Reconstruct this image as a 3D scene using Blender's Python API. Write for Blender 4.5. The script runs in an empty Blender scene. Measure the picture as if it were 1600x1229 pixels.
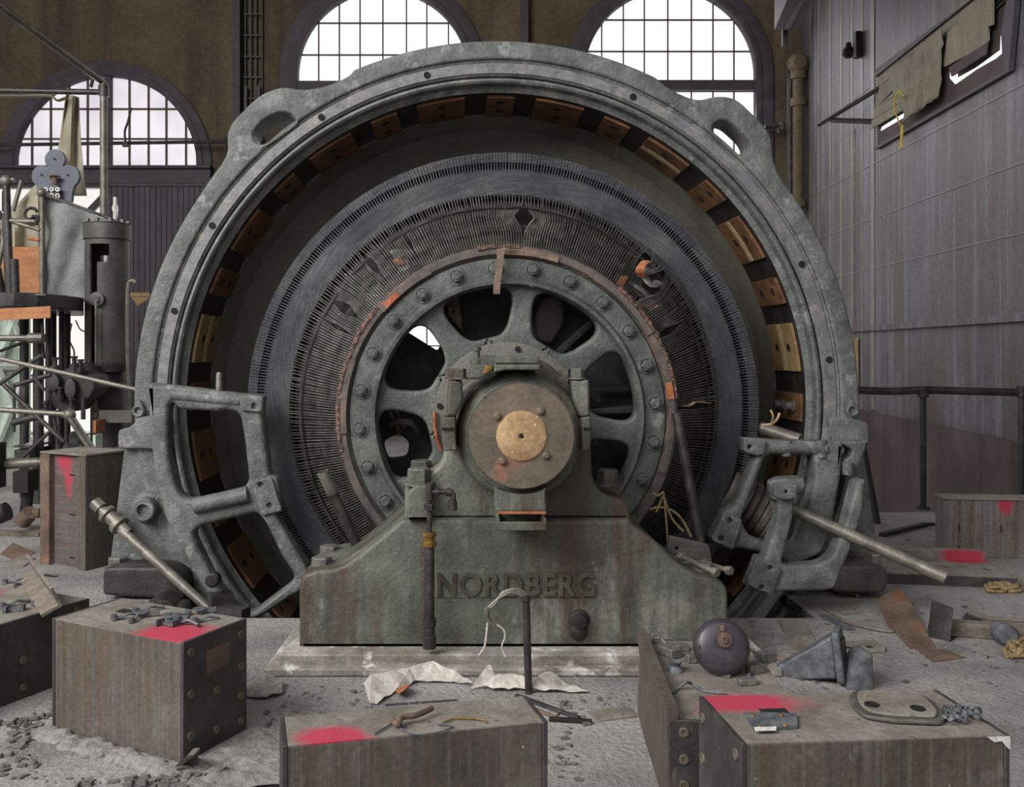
import bpy, bmesh, math, random
from math import sin, cos, pi, radians, atan2, sqrt
from mathutils import Vector, Matrix, noise
random.seed(7)
S = bpy.context.scene
COL = S.collection

# ---------------------------------------------------------------- camera, world, light, exposure
F = 1450.0; CX = 720.0; HY = 550.0; CH = 1.4
cam = bpy.data.cameras.new('camera'); camo = bpy.data.objects.new('camera', cam); COL.objects.link(camo)
cam.sensor_width = 36; cam.lens = F/1600*36
cam.shift_x = (800-CX)/1600; cam.shift_y = -(614.5-HY)/1600
cam.clip_start = .05; cam.clip_end = 200
camo.location = (0, 0, CH); camo.rotation_euler = (pi/2, 0, 0)
S.camera = camo
S.view_settings.view_transform = 'Standard'; S.view_settings.look = 'None'
S.view_settings.gamma = 1; S.view_settings.use_curve_mapping = False
S.view_settings.exposure = 0.0
w = bpy.data.worlds.new('overcast'); S.world = w; w.use_nodes = True
wn = w.node_tree; bg = wn.nodes['Background']; bg.inputs[1].default_value = 1.0
wt = wn.nodes.new('ShaderNodeTexCoord'); wsx = wn.nodes.new('ShaderNodeSeparateXYZ'); wr = wn.nodes.new('ShaderNodeValToRGB')
wn.links.new(wt.outputs['Generated'], wsx.inputs[0]); wn.links.new(wsx.outputs[2], wr.inputs[0]); wn.links.new(wr.outputs[0], bg.inputs[0])
wr.color_ramp.elements[0].position = 0.0; wr.color_ramp.elements[0].color = (.34, .335, .34, 1)
wr.color_ramp.elements[1].position = .75; wr.color_ramp.elements[1].color = (1.35, 1.34, 1.36, 1)
we = wr.color_ramp.elements.new(.3); we.color = (.8, .79, .8, 1)

def area(name, loc, target, sx, sy, power, col=(1, 1, 1)):
    l = bpy.data.lights.new(name, 'AREA'); l.shape = 'RECTANGLE'; l.size = sx; l.size_y = sy
    l.energy = power; l.color = col
    o = bpy.data.objects.new(name, l); COL.objects.link(o); o.location = loc
    o.rotation_euler = (Vector(target)-Vector(loc)).to_track_quat('-Z', 'Y').to_euler()
    return o
# added key light, unseen, high on the left behind the camera
area('added_key_light', (-7, -1.5, 7), (1.2, 6, .6), 7, 5, 1500, (1, .985, .97))
# daylight falling in through the arched windows of the back wall
area('arched_window_daylight', (1.6, 14.0, 5.4), (3.6, 7.5, 1.5), 7, 2.5, 110, (1, .98, 1))

area('doorway_daylight', (-6.2, 16.9, 2.2), (-4.2, 8, 1.2), 3.5, 3, 260, (1, 1, .97))

# ---------------------------------------------------------------- helpers
def lin(c):
    return tuple(((v/255/12.92) if v/255 <= .04045 else ((v/255+.055)/1.055)**2.4) for v in c)+(1,)
def P(px, py, d): return Vector(((px-CX)*d/F, d, CH-(py-HY)*d/F))
def FP(px, py, z=0): return P(px, py, (CH-z)*F/(py-HY))
def RW(px, py, off=0.0):          # a point on the right wall
    k = (px-CX)/F; d = (5.53-off-.0613*15)/(k-.0613); return P(px, py, d)
def BW(px, py, off=0.0):          # a point on the back wall
    k = (px-CX)/F; d = (15.339-off)/(1+.0613*k); return P(px, py, d)

def tag(o, label=None, cat=None, group=None, kind=None):
    if label: o['label'] = label
    if cat: o['category'] = cat
    if group: o['group'] = group
    if kind: o['kind'] = kind
    return o
def root_of(o):
    while o.parent: o = o.parent
    return o
def origin_of(o):
    return Vector(root_of(o).location)
def thing(name, loc, label, cat, group=None):
    o = bpy.data.objects.new(name, None); COL.objects.link(o); o.location = loc; o.empty_display_size = .1
    return tag(o, label, cat, group)

def finish(bm, sharp=35):
    bmesh.ops.recalc_face_normals(bm, faces=bm.faces)
    a = radians(sharp)
    for f in bm.faces: f.smooth = True
    for e in bm.edges:
        if len(e.link_faces) == 2:
            try: e.smooth = e.calc_face_angle() < a
            except Exception: e.smooth = True
def obj(name, bm, m, parent=None, label=None, cat=None, group=None, kind=None, bevel=0, recalc=True, sharp=35, origin=None):
    """world-space bmesh -> one mesh object; child meshes are stored relative to their root"""
    if recalc: finish(bm, sharp)
    if parent is not None: off = origin_of(parent)
    elif origin is not None: off = Vector(origin)
    elif kind == 'structure': off = Vector((0, 0, 0))
    else:
        xs = [v.co for v in bm.verts]
        off = Vector((sum(v.x for v in xs)/len(xs), sum(v.y for v in xs)/len(xs), min(v.z for v in xs)))
    for v in bm.verts: v.co -= off
    me = bpy.data.meshes.new(name); bm.to_mesh(me); bm.free()
    for x in (m if isinstance(m, (list, tuple)) else [m]): me.materials.append(x)
    o = bpy.data.objects.new(name, me); COL.objects.link(o)
    if parent is not None: o.parent = parent
    else: o.location = off
    if bevel:
        b = o.modifiers.new('bevel', 'BEVEL'); b.width = bevel; b.segments = 2; b.limit_method = 'ANGLE'; b.angle_limit = radians(40)
    tag(o, label, cat, group, kind)
    return o

def B(): return bmesh.new()
def quadf(bm, vs, mi=0):
    try:
        f = bm.faces.new(vs); f.material_index = mi; return f
    except ValueError: return None
def box(bm, c, s, rot=None, mi=0):
    c = Vector(c); R = rot if rot is not None else Matrix.Identity(3)
    v = [bm.verts.new(c + R @ Vector((sx*s[0]/2, sy*s[1]/2, sz*s[2]/2))) for sx in (-1, 1) for sy in (-1, 1) for sz in (-1, 1)]
    for q in ((0, 1, 3, 2), (4, 6, 7, 5), (0, 4, 5, 1), (2, 3, 7, 6), (0, 2, 6, 4), (1, 5, 7, 3)): quadf(bm, [v[i] for i in q], mi)
    return v
def box2(bm, a, b, mi=0):
    a = Vector(a); b = Vector(b); box(bm, (a+b)/2, [abs(x) for x in (b-a)], None, mi)
def rz(a): return Matrix.Rotation(a, 3, 'Z')
def frame_of(d, up=None):
    d = Vector(d).normalized(); u = Vector(up) if up is not None else (Vector((0, 0, 1)) if abs(d.z) < .9 else Vector((0, 1, 0)))
    a = d.cross(u).normalized(); b = a.cross(d).normalized(); return a, b, d
def ring_at(bm, c, a, b, r, n, r2=None):
    r2 = r if r2 is None else r2
    return [bm.verts.new(c + a*cos(2*pi*i/n)*r + b*sin(2*pi*i/n)*r2) for i in range(n)]
def join(bm, A, C, mi=0):
    n = len(A)
    for i in range(n): quadf(bm, [A[i], A[(i+1) % n], C[(i+1) % n], C[i]], mi)
def cyl(bm, p0, p1, r, r2=None, n=20, caps=True, mi=0):
    p0 = Vector(p0); p1 = Vector(p1); a, b, d = frame_of(p1-p0)
    A = ring_at(bm, p0, a, b, r, n); C = ring_at(bm, p1, a, b, r if r2 is None else r2, n); join(bm, A, C, mi)
    if caps: quadf(bm, A, mi); quadf(bm, C[::-1], mi)
def steps(bm, p0, d, prof, n=24, mi=0):
    """turned shape: prof = [(r, distance along d), ...]; r 0 closes it"""
    p0 = Vector(p0); a, b, d = frame_of(d); last = None
    for r, t in prof:
        c = p0 + d*t
        if r <= 0:
            v = bm.verts.new(c)
            if isinstance(last, list):
                for i in range(n): quadf(bm, [last[i], last[(i+1) % n], v], mi)
            last = v
        else:
            R = ring_at(bm, c, a, b, r, n)
            if isinstance(last, list): join(bm, last, R, mi)
            elif last is not None:
                for i in range(n): quadf(bm, [last, R[i], R[(i+1) % n]], mi)
            last = R
def smoothpath(pts, k=6):
    pts = [Vector(p) for p in pts]; out = []
    for i in range(len(pts)-1):
        p0 = pts[max(i-1, 0)]; p1 = pts[i]; p2 = pts[i+1]; p3 = pts[min(i+2, len(pts)-1)]
        for j in range(k):
            t = j/k
            out.append(.5*((2*p1)+(p2-p0)*t+(2*p0-5*p1+4*p2-p3)*t*t+(3*p1-p0-3*p2+p3)*t**3))
    out.append(pts[-1]); return out
def tube(bm, pts, r, n=10, smooth=0, caps=True, mi=0, flat=None):
    pts = [Vector(p) for p in pts]
    if smooth: pts = smoothpath(pts, smooth)
    up = None; last = None; first = None
    for i, p in enumerate(pts):
        d = (pts[min(i+1, len(pts)-1)]-pts[max(i-1, 0)])
        if d.length < 1e-6: continue
        d.normalize()
        if up is None: a, b, _ = frame_of(d)
        else:
            a = (up - d*up.dot(d)).normalized(); b = a.cross(d)
        up = a
        rr = r[i*len(r)//len(pts)] if isinstance(r, (list, tuple)) else r
        R = ring_at(bm, p, a, b, rr, n, rr*(flat or 1))
        if last: join(bm, last, R, mi)
        else: first = R
        last = R
    if caps and first: quadf(bm, first[::-1], mi); quadf(bm, last, mi)
def hexb(bm, c, d, r, h, washer=True, mi=0, rot=0.0):
    c = Vector(c); a, b, d = frame_of(d)
    if washer: cyl(bm, c, c+d*h*.18, r*1.35, None, 18, True, mi); c = c + d*h*.18
    def hx(r, t): return [bm.verts.new(c+d*t+a*cos(rot+pi/3*i)*r+b*sin(rot+pi/3*i)*r) for i in range(6)]
    A = hx(r, 0); C = hx(r, h*.75); D = hx(r*.86, h*.85)
    join(bm, A, C, mi); join(bm, C, D, mi); quadf(bm, D, mi)
def prism(bm, pts, vec, mi=0):
    vec = Vector(vec); A = [bm.verts.new(Vector(p)) for p in pts]; C = [bm.verts.new(Vector(p)+vec) for p in pts]
    join(bm, A, C, mi); quadf(bm, A[::-1], mi); quadf(bm, C, mi)
def lathe(bm, c, prof, n=160, mi=0, a0=0, a1=2*pi):
    """turned about the Y axis; c = (x, z); prof = [(r, y)]"""
    full = abs(a1-a0-2*pi) < 1e-6; m = n if full else n+1; rows = []
    for r, y in prof:
        rows.append([bm.verts.new((c[0]+r*cos(a0+(a1-a0)*i/n), y, c[1]+r*sin(a0+(a1-a0)*i/n))) for i in range(m)])
    for j in range(len(rows)-1):
        for i in range(n): quadf(bm, [rows[j][i], rows[j][(i+1) % m], rows[j+1][(i+1) % m], rows[j+1][i]], mi)
    return rows
def rnd(pts, r, k=4):
    """round the corners of a closed 2D outline"""
    out = []; n = len(pts)
    for i in range(n):
        p = Vector(pts[i][:2]); a = Vector(pts[i-1][:2]); b = Vector(pts[(i+1) % n][:2])
        rr = pts[i][2] if len(pts[i]) > 2 else r
        la = (a-p).length; lb = (b-p).length; ra = min(rr, la*.48); rb = min(rr, lb*.48)
        s = p+(a-p).normalized()*ra; e = p+(b-p).normalized()*rb
        if rr <= 0.01: out.append(tuple(p)); continue
        for j in range(k+1):
            t = j/k; out.append(tuple((1-t)**2*s+2*t*(1-t)*p+t*t*e))
    return out
def shape(bm, outline, y, thick, holes=(), bev=.004, mi=0, res=1, px=True, lean=0.0):
    """flat casting cut to an outline with holes, facing the camera at distance y, as deep as thick.
    outline is given as seen (px) and turned into metres at that distance"""
    cu = bpy.data.curves.new('t', 'CURVE'); cu.dimensions = '2D'; cu.fill_mode = 'BOTH'
    cu.extrude = max(thick/2-bev, .0005); cu.bevel_depth = bev; cu.bevel_resolution = res; cu.offset = -bev
    for loop in [outline]+list(holes):
        sp = cu.splines.new('POLY'); sp.points.add(len(loop)-1); sp.use_cyclic_u = True
        for i, p in enumerate(loop):
            if px: q = P(p[0], p[1], y); sp.points[i].co = (q.x, q.z, 0, 1)
            else: sp.points[i].co = (p[0], p[1], 0, 1)
    to = bpy.data.objects.new('t', cu); COL.objects.link(to)
    dg = bpy.context.evaluated_depsgraph_get(); dg.update()
    me = bpy.data.meshes.new_from_object(to.evaluated_get(dg), depsgraph=dg)
    tb_ = bmesh.new(); tb_.from_mesh(me)
    for v in tb_.verts: v.co = Vector((v.co.x, y+thick/2-v.co.z, v.co.y))
    for f in tb_.faces: f.material_index = mi
    bmesh.ops.remove_doubles(tb_, verts=tb_.verts[:], dist=1e-5)
    bmesh.ops.recalc_face_normals(tb_, faces=tb_.faces[:])
    tb_.to_mesh(me); tb_.free(); bm.from_mesh(me)
    bpy.data.objects.remove(to); bpy.data.curves.remove(cu); bpy.data.meshes.remove(me)
def arc(cx, cy, r, a0, a1, n=24): return [(cx+r*cos(radians(a0+(a1-a0)*i/n)), cy-r*sin(radians(a0+(a1-a0)*i/n))) for i in range(n+1)]
def sheet(name, pts, m, amp=.01, thick=.002, cuts=5, scale=9, seed=0, **kw):
    """a thin sheet over an outline of 3D points, creased by noise"""
    bm = B(); pts = [Vector(p) for p in pts]; c = sum(pts, Vector())/len(pts)
    vs = [bm.verts.new(p) for p in pts]; f = bm.faces.new(vs)
    bmesh.ops.triangulate(bm, faces=[f]); bmesh.ops.subdivide_edges(bm, edges=bm.edges[:], cuts=cuts, use_grid_fill=True)
    for v in bm.verts:
        q = v.co*scale+Vector((seed, seed*2, 0)); v.co.z += abs(noise.noise(q))*amp*2+abs(noise.noise(q*2.3))*amp
    bmesh.ops.recalc_face_normals(bm, faces=bm.faces)
    if sum(f.normal.z for f in bm.faces) < 0: bmesh.ops.reverse_faces(bm, faces=bm.faces)
    o = obj(name, bm, m, recalc=False, **kw)
    for p in o.data.polygons: p.use_smooth = False
    s = o.modifiers.new('thickness', 'SOLIDIFY'); s.thickness = thick; s.offset = 1
    return o
def copy_thing(o, loc=None, rot=None, scale=None, label=None):
    c = o.copy(); COL.objects.link(c)
    if loc is not None: c.location = loc
    if rot is not None: c.rotation_euler = rot
    if scale is not None: c.scale = scale
    if label: c['label'] = label
    for ch in o.children:
        k = ch.copy(); COL.objects.link(k); k.parent = c
        for g in ch.children:
            q = g.copy(); COL.objects.link(q); q.parent = k
    return c

# ---------------------------------------------------------------- materials
def mat(name, cols, scale=3.0, rough=.8, metal=0.0, bump=.25, streak=None, speck=None, paint=None, fine=60, dist=.02, stretch=None, vary=None, spots=None):
    """cols: dark, mid, light sRGB.  streak=(colour, amount, sx, sy, sz); speck=(colour, threshold, scale);
    paint=[(centre, radii)] sprayed pink marks; spots=(colour, threshold, scale) large soft patches"""
    m = bpy.data.materials.new(name); m.use_nodes = True; nt = m.node_tree; N = nt.nodes; L = nt.links
    bs = N['Principled BSDF']; bs.inputs['Metallic'].default_value = metal
    tc = N.new('ShaderNodeTexCoord'); src = tc.outputs['Object']
    mp = N.new('ShaderNodeMapping'); L.new(src, mp.inputs[0])
    if stretch: mp.inputs['Scale'].default_value = stretch
    n1 = N.new('ShaderNodeTexNoise'); n1.inputs['Scale'].default_value = scale; n1.inputs['Detail'].default_value = 9; n1.inputs['Roughness'].default_value = .65
    L.new(mp.outputs[0], n1.inputs['Vector'])
    cr = N.new('ShaderNodeValToRGB'); L.new(n1.outputs[0], cr.inputs[0])
    e = cr.color_ramp.elements; e[0].position = .3; e[0].color = lin(cols[0]); e[1].position = .7; e[1].color = lin(cols[2])
    k = e.new(.5); k.color = lin(cols[1])
    col = cr.outputs[0]
    def mix(fac, a, b, mode='MIX'):
        x = N.new('ShaderNodeMix'); x.data_type = 'RGBA'; x.blend_type = mode
        if isinstance(fac, float): x.inputs[0].default_value = fac
        else: L.new(fac, x.inputs[0])
        L.new(a, x.inputs[6])
        if isinstance(b, tuple): x.inputs[7].default_value = b
        else: L.new(b, x.inputs[7])
        return x.outputs[2]
    def ramp(inp, lo, hi):
        r = N.new('ShaderNodeMapRange'); L.new(inp, r.inputs[0]); r.inputs[1].default_value = lo; r.inputs[2].default_value = hi; r.clamp = True
        return r.outputs[0]
    def noi(sc, vec=None, det=6):
        n = N.new('ShaderNodeTexNoise'); n.inputs['Scale'].default_value = sc; n.inputs['Detail'].default_value = det; n.inputs['Roughness'].default_value = .6
        L.new(vec if vec is not None else src, n.inputs['Vector']); return n.outputs[0]
    def mul(a, v):
        x = N.new('ShaderNodeMath'); x.operation = 'MULTIPLY'; L.new(a, x.inputs[0])
        if isinstance(v, float): x.inputs[1].default_value = v
        else: L.new(v, x.inputs[1])
        return x.outputs[0]
    if spots: col = mix(ramp(noi(spots[2], det=8), spots[1], spots[1]+.06), col, lin(spots[0]))
    hb = n1.outputs[0]
    if streak:
        st = streak if isinstance(streak, list) else [streak]
        for s in st:
            m2 = N.new('ShaderNodeMapping'); L.new(src, m2.inputs[0]); m2.inputs['Scale'].default_value = s[2:5]
            sn = noi(1.0, m2.outputs[0], 8)
            col = mix(mul(ramp(sn, .5, .62), s[1]), col, lin(s[0]))
    fn = noi(float(fine), det=4)
    g = N.new('ShaderNodeMapRange'); L.new(fn, g.inputs[0]); g.inputs[1].default_value = .25; g.inputs[2].default_value = .75; g.inputs[3].default_value = .72; g.inputs[4].default_value = 1.25
    cmb = N.new('ShaderNodeCombineColor')
    for i in range(3): L.new(g.outputs[0], cmb.inputs[i])
    col = mix(1.0, col, cmb.outputs[0], 'MULTIPLY')
    if speck: col = mix(ramp(noi(speck[2], det=3), speck[1], speck[1]+.03), col, lin(speck[0]))
    if paint:
        for c, r in paint:
            m3 = N.new('ShaderNodeMapping'); m3.vector_type = 'POINT'; L.new(src, m3.inputs[0])
            m3.inputs['Scale'].default_value = [1/x for x in r]; m3.inputs['Location'].default_value = [-a/b for a, b in zip(c, r)]
            ln = N.new('ShaderNodeVectorMath'); ln.operation = 'LENGTH'; L.new(m3.outputs[0], ln.inputs[0])
            ad = N.new('ShaderNodeMath'); ad.operation = 'ADD'; L.new(ln.outputs['Value'], ad.inputs[0]); L.new(mul(noi(9.0), .9), ad.inputs[1])
            col = mix(ramp(ad.outputs[0], 1.75, 1.15), col, lin((166, 50, 72)))
    L.new(col, bs.inputs['Base Color'])
    rr = N.new('ShaderNodeMapRange'); L.new(n1.outputs[0], rr.inputs[0]); rr.inputs[3].default_value = max(rough-.15, .05); rr.inputs[4].default_value = min(rough+.15, 1)
    L.new(rr.outputs[0], bs.inputs['Roughness'])
    ad = N.new('ShaderNodeMath'); ad.operation = 'ADD'; L.new(mul(n1.outputs[0], 1.0), ad.inputs[0]); L.new(mul(fn, .4), ad.inputs[1])
    bp = N.new('ShaderNodeBump'); bp.inputs['Strength'].default_value = bump; bp.inputs['Distance'].default_value = dist
    L.new(ad.outputs[0], bp.inputs['Height']); L.new(bp.outputs[0], bs.inputs['Normal'])
    return m
def emis(name, c, s, c2=None, scale=1.0):
    m = bpy.data.materials.new(name); m.use_nodes = True; nt = m.node_tree; bs = nt.nodes['Principled BSDF']
    bs.inputs['Base Color'].default_value = (.1, .1, .1, 1); bs.inputs['Emission Color'].default_value = lin(c); bs.inputs['Emission Strength'].default_value = s
    bs.inputs['Roughness'].default_value = .4
    if c2:
        n = nt.nodes.new('ShaderNodeTexNoise'); n.inputs['Scale'].default_value = scale; t = nt.nodes.new('ShaderNodeTexCoord')
        nt.links.new(t.outputs['Object'], n.inputs['Vector']); r = nt.nodes.new('ShaderNodeValToRGB')
        r.color_ramp.elements[0].position = .35; r.color_ramp.elements[0].color = lin(c2); r.color_ramp.elements[1].position = .6; r.color_ramp.elements[1].color = lin(c)
        nt.links.new(n.outputs[0], r.inputs[0]); nt.links.new(r.outputs[0], bs.inputs['Emission Color'])
    return m
M = {}
M['frame'] = mat('grey_green_cast_iron', [(70, 73, 72), (94, 97, 95), (124, 124, 120)], 7, .55, .0, .6, spots=((126, 127, 124), .585, 9), speck=((76, 74, 70), .68, 42))
M['frame_edge'] = mat('worn_machined_iron', [(86, 88, 90), (116, 116, 118), (140, 136, 130)], 9, .5, .15, .2, speck=((140, 110, 85), .70, 25))
M['ped'] = mat('oily_green_cast_iron', [(62, 63, 55), (86, 89, 79), (110, 112, 101)], 3.2, .55, .0, .45, streak=[((70, 54, 42), .85, 5, 5, .7), ((58, 62, 60), .5, 16, 16, 1.4)], spots=((122, 123, 113), .56, 2.2), speck=((150, 150, 140), .74, 60))
M['ped_letter'] = mat('oily_cast_letters', [(50, 46, 38), (72, 68, 56), (92, 88, 74)], 8, .5, 0, .2)
M['dark_iron'] = mat('dark_oily_iron', [(34, 33, 34), (52, 50, 50), (78, 76, 74)], 6, .55, .2, .3)
M['black_iron'] = mat('black_sooty_iron', [(16, 14, 14), (28, 25, 24), (46, 42, 40)], 5, .7, .1, .3)
M['bolt'] = mat('grey_bolt_steel', [(84, 84, 80), (108, 107, 102), (136, 132, 124)], 20, .5, .3, .2)
M['pipe'] = mat('dull_grey_pipe', [(84, 80, 74), (112, 107, 98), (140, 134, 122)], 8, .45, .35, .2, speck=((90, 60, 40), .66, 30))
M['dark_pipe'] = mat('dark_steel_pipe', [(44, 42, 42), (62, 59, 58), (92, 86, 80)], 8, .42, .4, .2)
M['shiny'] = mat('bright_steel', [(130, 130, 130), (165, 165, 163), (190, 188, 184)], 12, .3, .8, .1)
M['brass'] = mat('dull_brass', [(96, 72, 34), (140, 108, 54), (168, 136, 80)], 14, .4, .5, .15)
M['hub'] = mat('rusty_brown_plate', [(84, 76, 67), (107, 96, 83), (126, 111, 95)], 4, .5, .2, .15, spots=((140, 100, 82), .62, 5), speck=((160, 155, 145), .73, 50))
M['hubcap'] = mat('tan_cover_disc', [(136, 106, 70), (172, 142, 104), (190, 164, 126)], 9, .5, .1, .12, speck=((226, 220, 206), .66, 55))
M['rust'] = mat('rusty_sheet', [(72, 57, 49), (100, 80, 68), (120, 102, 88)], 5, .8, .0, .2, spots=((120, 76, 50), .6, 4))
M['copper'] = mat('frayed_copper', [(58, 50, 47), (92, 74, 66), (150, 108, 92)], 60, .5, .3, .6, speck=((220, 165, 138), .64, 90))
M['band'] = mat('brown_mica_band', [(66, 62, 62), (92, 84, 80), (118, 100, 88)], 10, .55, .1, .2, speck=((190, 130, 100), .73, 60))
M['strap'] = mat('leather_strap', [(84, 70, 60), (118, 98, 84), (138, 118, 102)], 20, .8, 0, .2)
M['copper_strip'] = mat('bright_copper_strip', [(150, 84, 58), (196, 118, 84), (220, 150, 116)], 20, .35, .7, .1)
M['coil_strip'] = mat('varnished_coil_strip', [(64, 64, 63), (98, 97, 93), (134, 129, 120)], 14, .38, .4, .2, speck=((206, 186, 160), .69, 45))
M['pad_brown'] = mat('orange_brown_insulation', [(66, 44, 26), (104, 70, 40), (130, 94, 58)], 7, .75, 0, .3, spots=((66, 44, 30), .62, 7))
M['pad_tan'] = mat('tan_insulation', [(112, 88, 56), (142, 116, 78), (160, 132, 92)], 7, .75, 0, .3, spots=((90, 62, 40), .64, 6))
M['tape'] = mat('pale_tape', [(150, 130, 96), (176, 154, 116), (190, 170, 134)], 16, .7, 0, .2)
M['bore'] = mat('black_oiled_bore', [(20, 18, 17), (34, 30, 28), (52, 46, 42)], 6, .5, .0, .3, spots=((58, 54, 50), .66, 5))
M['olive'] = mat('olive_side_plate', [(58, 58, 50), (78, 77, 67), (92, 91, 80)], 2, .6, 0, .15, spots=((78, 82, 82), .62, 4))
M['block_side'] = mat('laminated_steel_side', [(64, 57, 50), (83, 76, 68), (103, 97, 90)], 3, .7, .1, .2, streak=[((112, 107, 100), .4, 70, 70, 1.6), ((84, 64, 44), .55, 22, 22, .7), ((58, 55, 56), .45, 100, 100, 1.5)], spots=((108, 104, 98), .64, 7), speck=((150, 146, 138), .72, 40))
M['block_end'] = mat('dark_end_plate', [(44, 40, 42), (62, 57, 58), (82, 77, 76)], 5, .55, .15, .2, speck=((108, 98, 88), .72, 50))
M['dusty_top'] = mat('dust_covered_steel', [(92, 86, 78), (118, 112, 102), (136, 131, 122)], 6, .9, 0, .3, speck=((84, 78, 72), .66, 40))
M['clip'] = mat('grey_blue_clip', [(66, 68, 72), (92, 94, 98), (118, 118, 118)], 20, .6, .2, .2)
M['floor'] = mat('dusty_concrete_floor', [(106, 103, 101), (136, 133, 130), (158, 154, 149)], 1.6, .93, 0, .9, spots=((114, 110, 107), .56, 1.1), speck=((100, 92, 86), .66, 26), fine=45, dist=.035)
M['plinth'] = mat('whitened_concrete', [(100, 96, 88), (138, 134, 126), (182, 178, 170)], 4, .9, 0, .5, spots=((214, 211, 205), .57, 6), streak=((96, 82, 64), .6, 3, 3, 14))
M['wall'] = mat('ochre_painted_wall', [(72, 61, 45), (88, 76, 57), (102, 89, 69)], .9, .9, 0, .1, streak=[((62, 50, 44), .8, 1.3, 1.3, .12)], fine=14)
M['wall_r'] = mat('grey_steel_sheet_wall', [(72, 71, 74), (86, 84, 88), (100, 99, 104)], 1.2, .58, 0, .1, streak=[((82, 70, 64), .6, 1.2, 1.2, .22), ((128, 128, 136), .4, 9, 9, .35)], speck=((60, 56, 56), .76, 12), fine=20)
M['wall_low'] = mat('brown_stained_concrete', [(54, 44, 42), (70, 58, 56), (90, 80, 78)], 1.2, .85, 0, .3, streak=[((48, 38, 34), .6, 3, 3, .3)])
M['trim'] = mat('dark_violet_paint', [(52, 46, 50), (64, 58, 63), (78, 71, 77)], 3, .7, 0, .1)
M['muntin'] = mat('window_bar', [(64, 50, 44), (84, 68, 60), (100, 84, 74)], 8, .7, 0, .1)
M['door'] = mat('violet_boards', [(62, 55, 60), (76, 69, 75), (86, 80, 86)], 3, .75, 0, .1, streak=((60, 54, 58), .5, 14, 14, .4))
M['glass_bright'] = emis('daylit_frosted_glass', (255, 253, 255), 1.12)
M['glass_dim'] = emis('dusty_frosted_glass', (238, 232, 238), 1.0, (205, 198, 208), .9)
M['outside'] = emis('daylit_doorway', (244, 242, 236), 1.0)
M['mint'] = mat('pale_green_paint', [(180, 196, 182), (204, 216, 203), (216, 225, 214)], 3, .8, 0, .1)
M['canvas'] = mat('grey_canvas', [(112, 114, 112), (136, 138, 135), (156, 157, 152)], 2.5, .9, 0, .25)
M['canvas_tan'] = mat('tan_canvas', [(136, 128, 108), (160, 152, 132), (178, 170, 150)], 2.5, .9, 0, .25)
M['ply'] = mat('plywood', [(142, 92, 58), (166, 112, 74), (182, 130, 90)], 3, .8, 0, .1, stretch=(1, 1, 7))
M['wood'] = mat('grey_wood', [(84, 76, 67), (108, 99, 88), (128, 119, 107)], 5, .85, 0, .2, stretch=(1, 6, 6))
M['paper'] = mat('dusty_paper', [(160, 155, 146), (184, 179, 170), (202, 197, 188)], 5, .9, 0, .2)
M['bakelite'] = mat('black_bell_housing', [(40, 37, 41), (60, 55, 60), (74, 68, 72)], 3, .38, .1, .06)
M['beige'] = mat('dusty_beige_board', [(104, 98, 84), (122, 116, 100), (136, 130, 114)], 2.5, .85, 0, .15, streak=((96, 88, 76), .5, 5, 5, .5))
M['rope'] = mat('hemp_rope', [(110, 92, 62), (146, 124, 88), (170, 150, 112)], 40, .9, 0, .6)
M['yellow'] = mat('yellow_rope', [(150, 130, 40), (186, 164, 54), (200, 180, 80)], 30, .7, 0, .3)
M['press'] = mat('olive_grey_column', [(64, 62, 58), (82, 80, 75), (98, 96, 90)], 4, .5, .1, .12)
M['slate'] = mat('slate_gauge_board', [(84, 88, 98), (100, 104, 114), (112, 116, 124)], 3, .7, 0, .08)
M['white_porcelain'] = mat('porcelain', [(180, 180, 176), (205, 204, 200), (220, 218, 214)], 10, .4, 0, .05)
M['flake'] = mat('scrap_flakes', [(82, 78, 76), (104, 100, 96), (124, 119, 114)], 20, .8, .1, .3)
M['dust'] = mat('grey_dust_heap', [(104, 101, 98), (128, 125, 121), (148, 144, 139)], 14, .95, 0, .8)
M['hole'] = mat('dark_hole', [(10, 9, 9), (16, 14, 14), (22, 20, 20)], 10, .9, 0, .1)
M['orange_rust'] = mat('orange_rust', [(120, 68, 40), (156, 96, 60), (176, 120, 84)], 14, .85, 0, .3)

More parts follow.
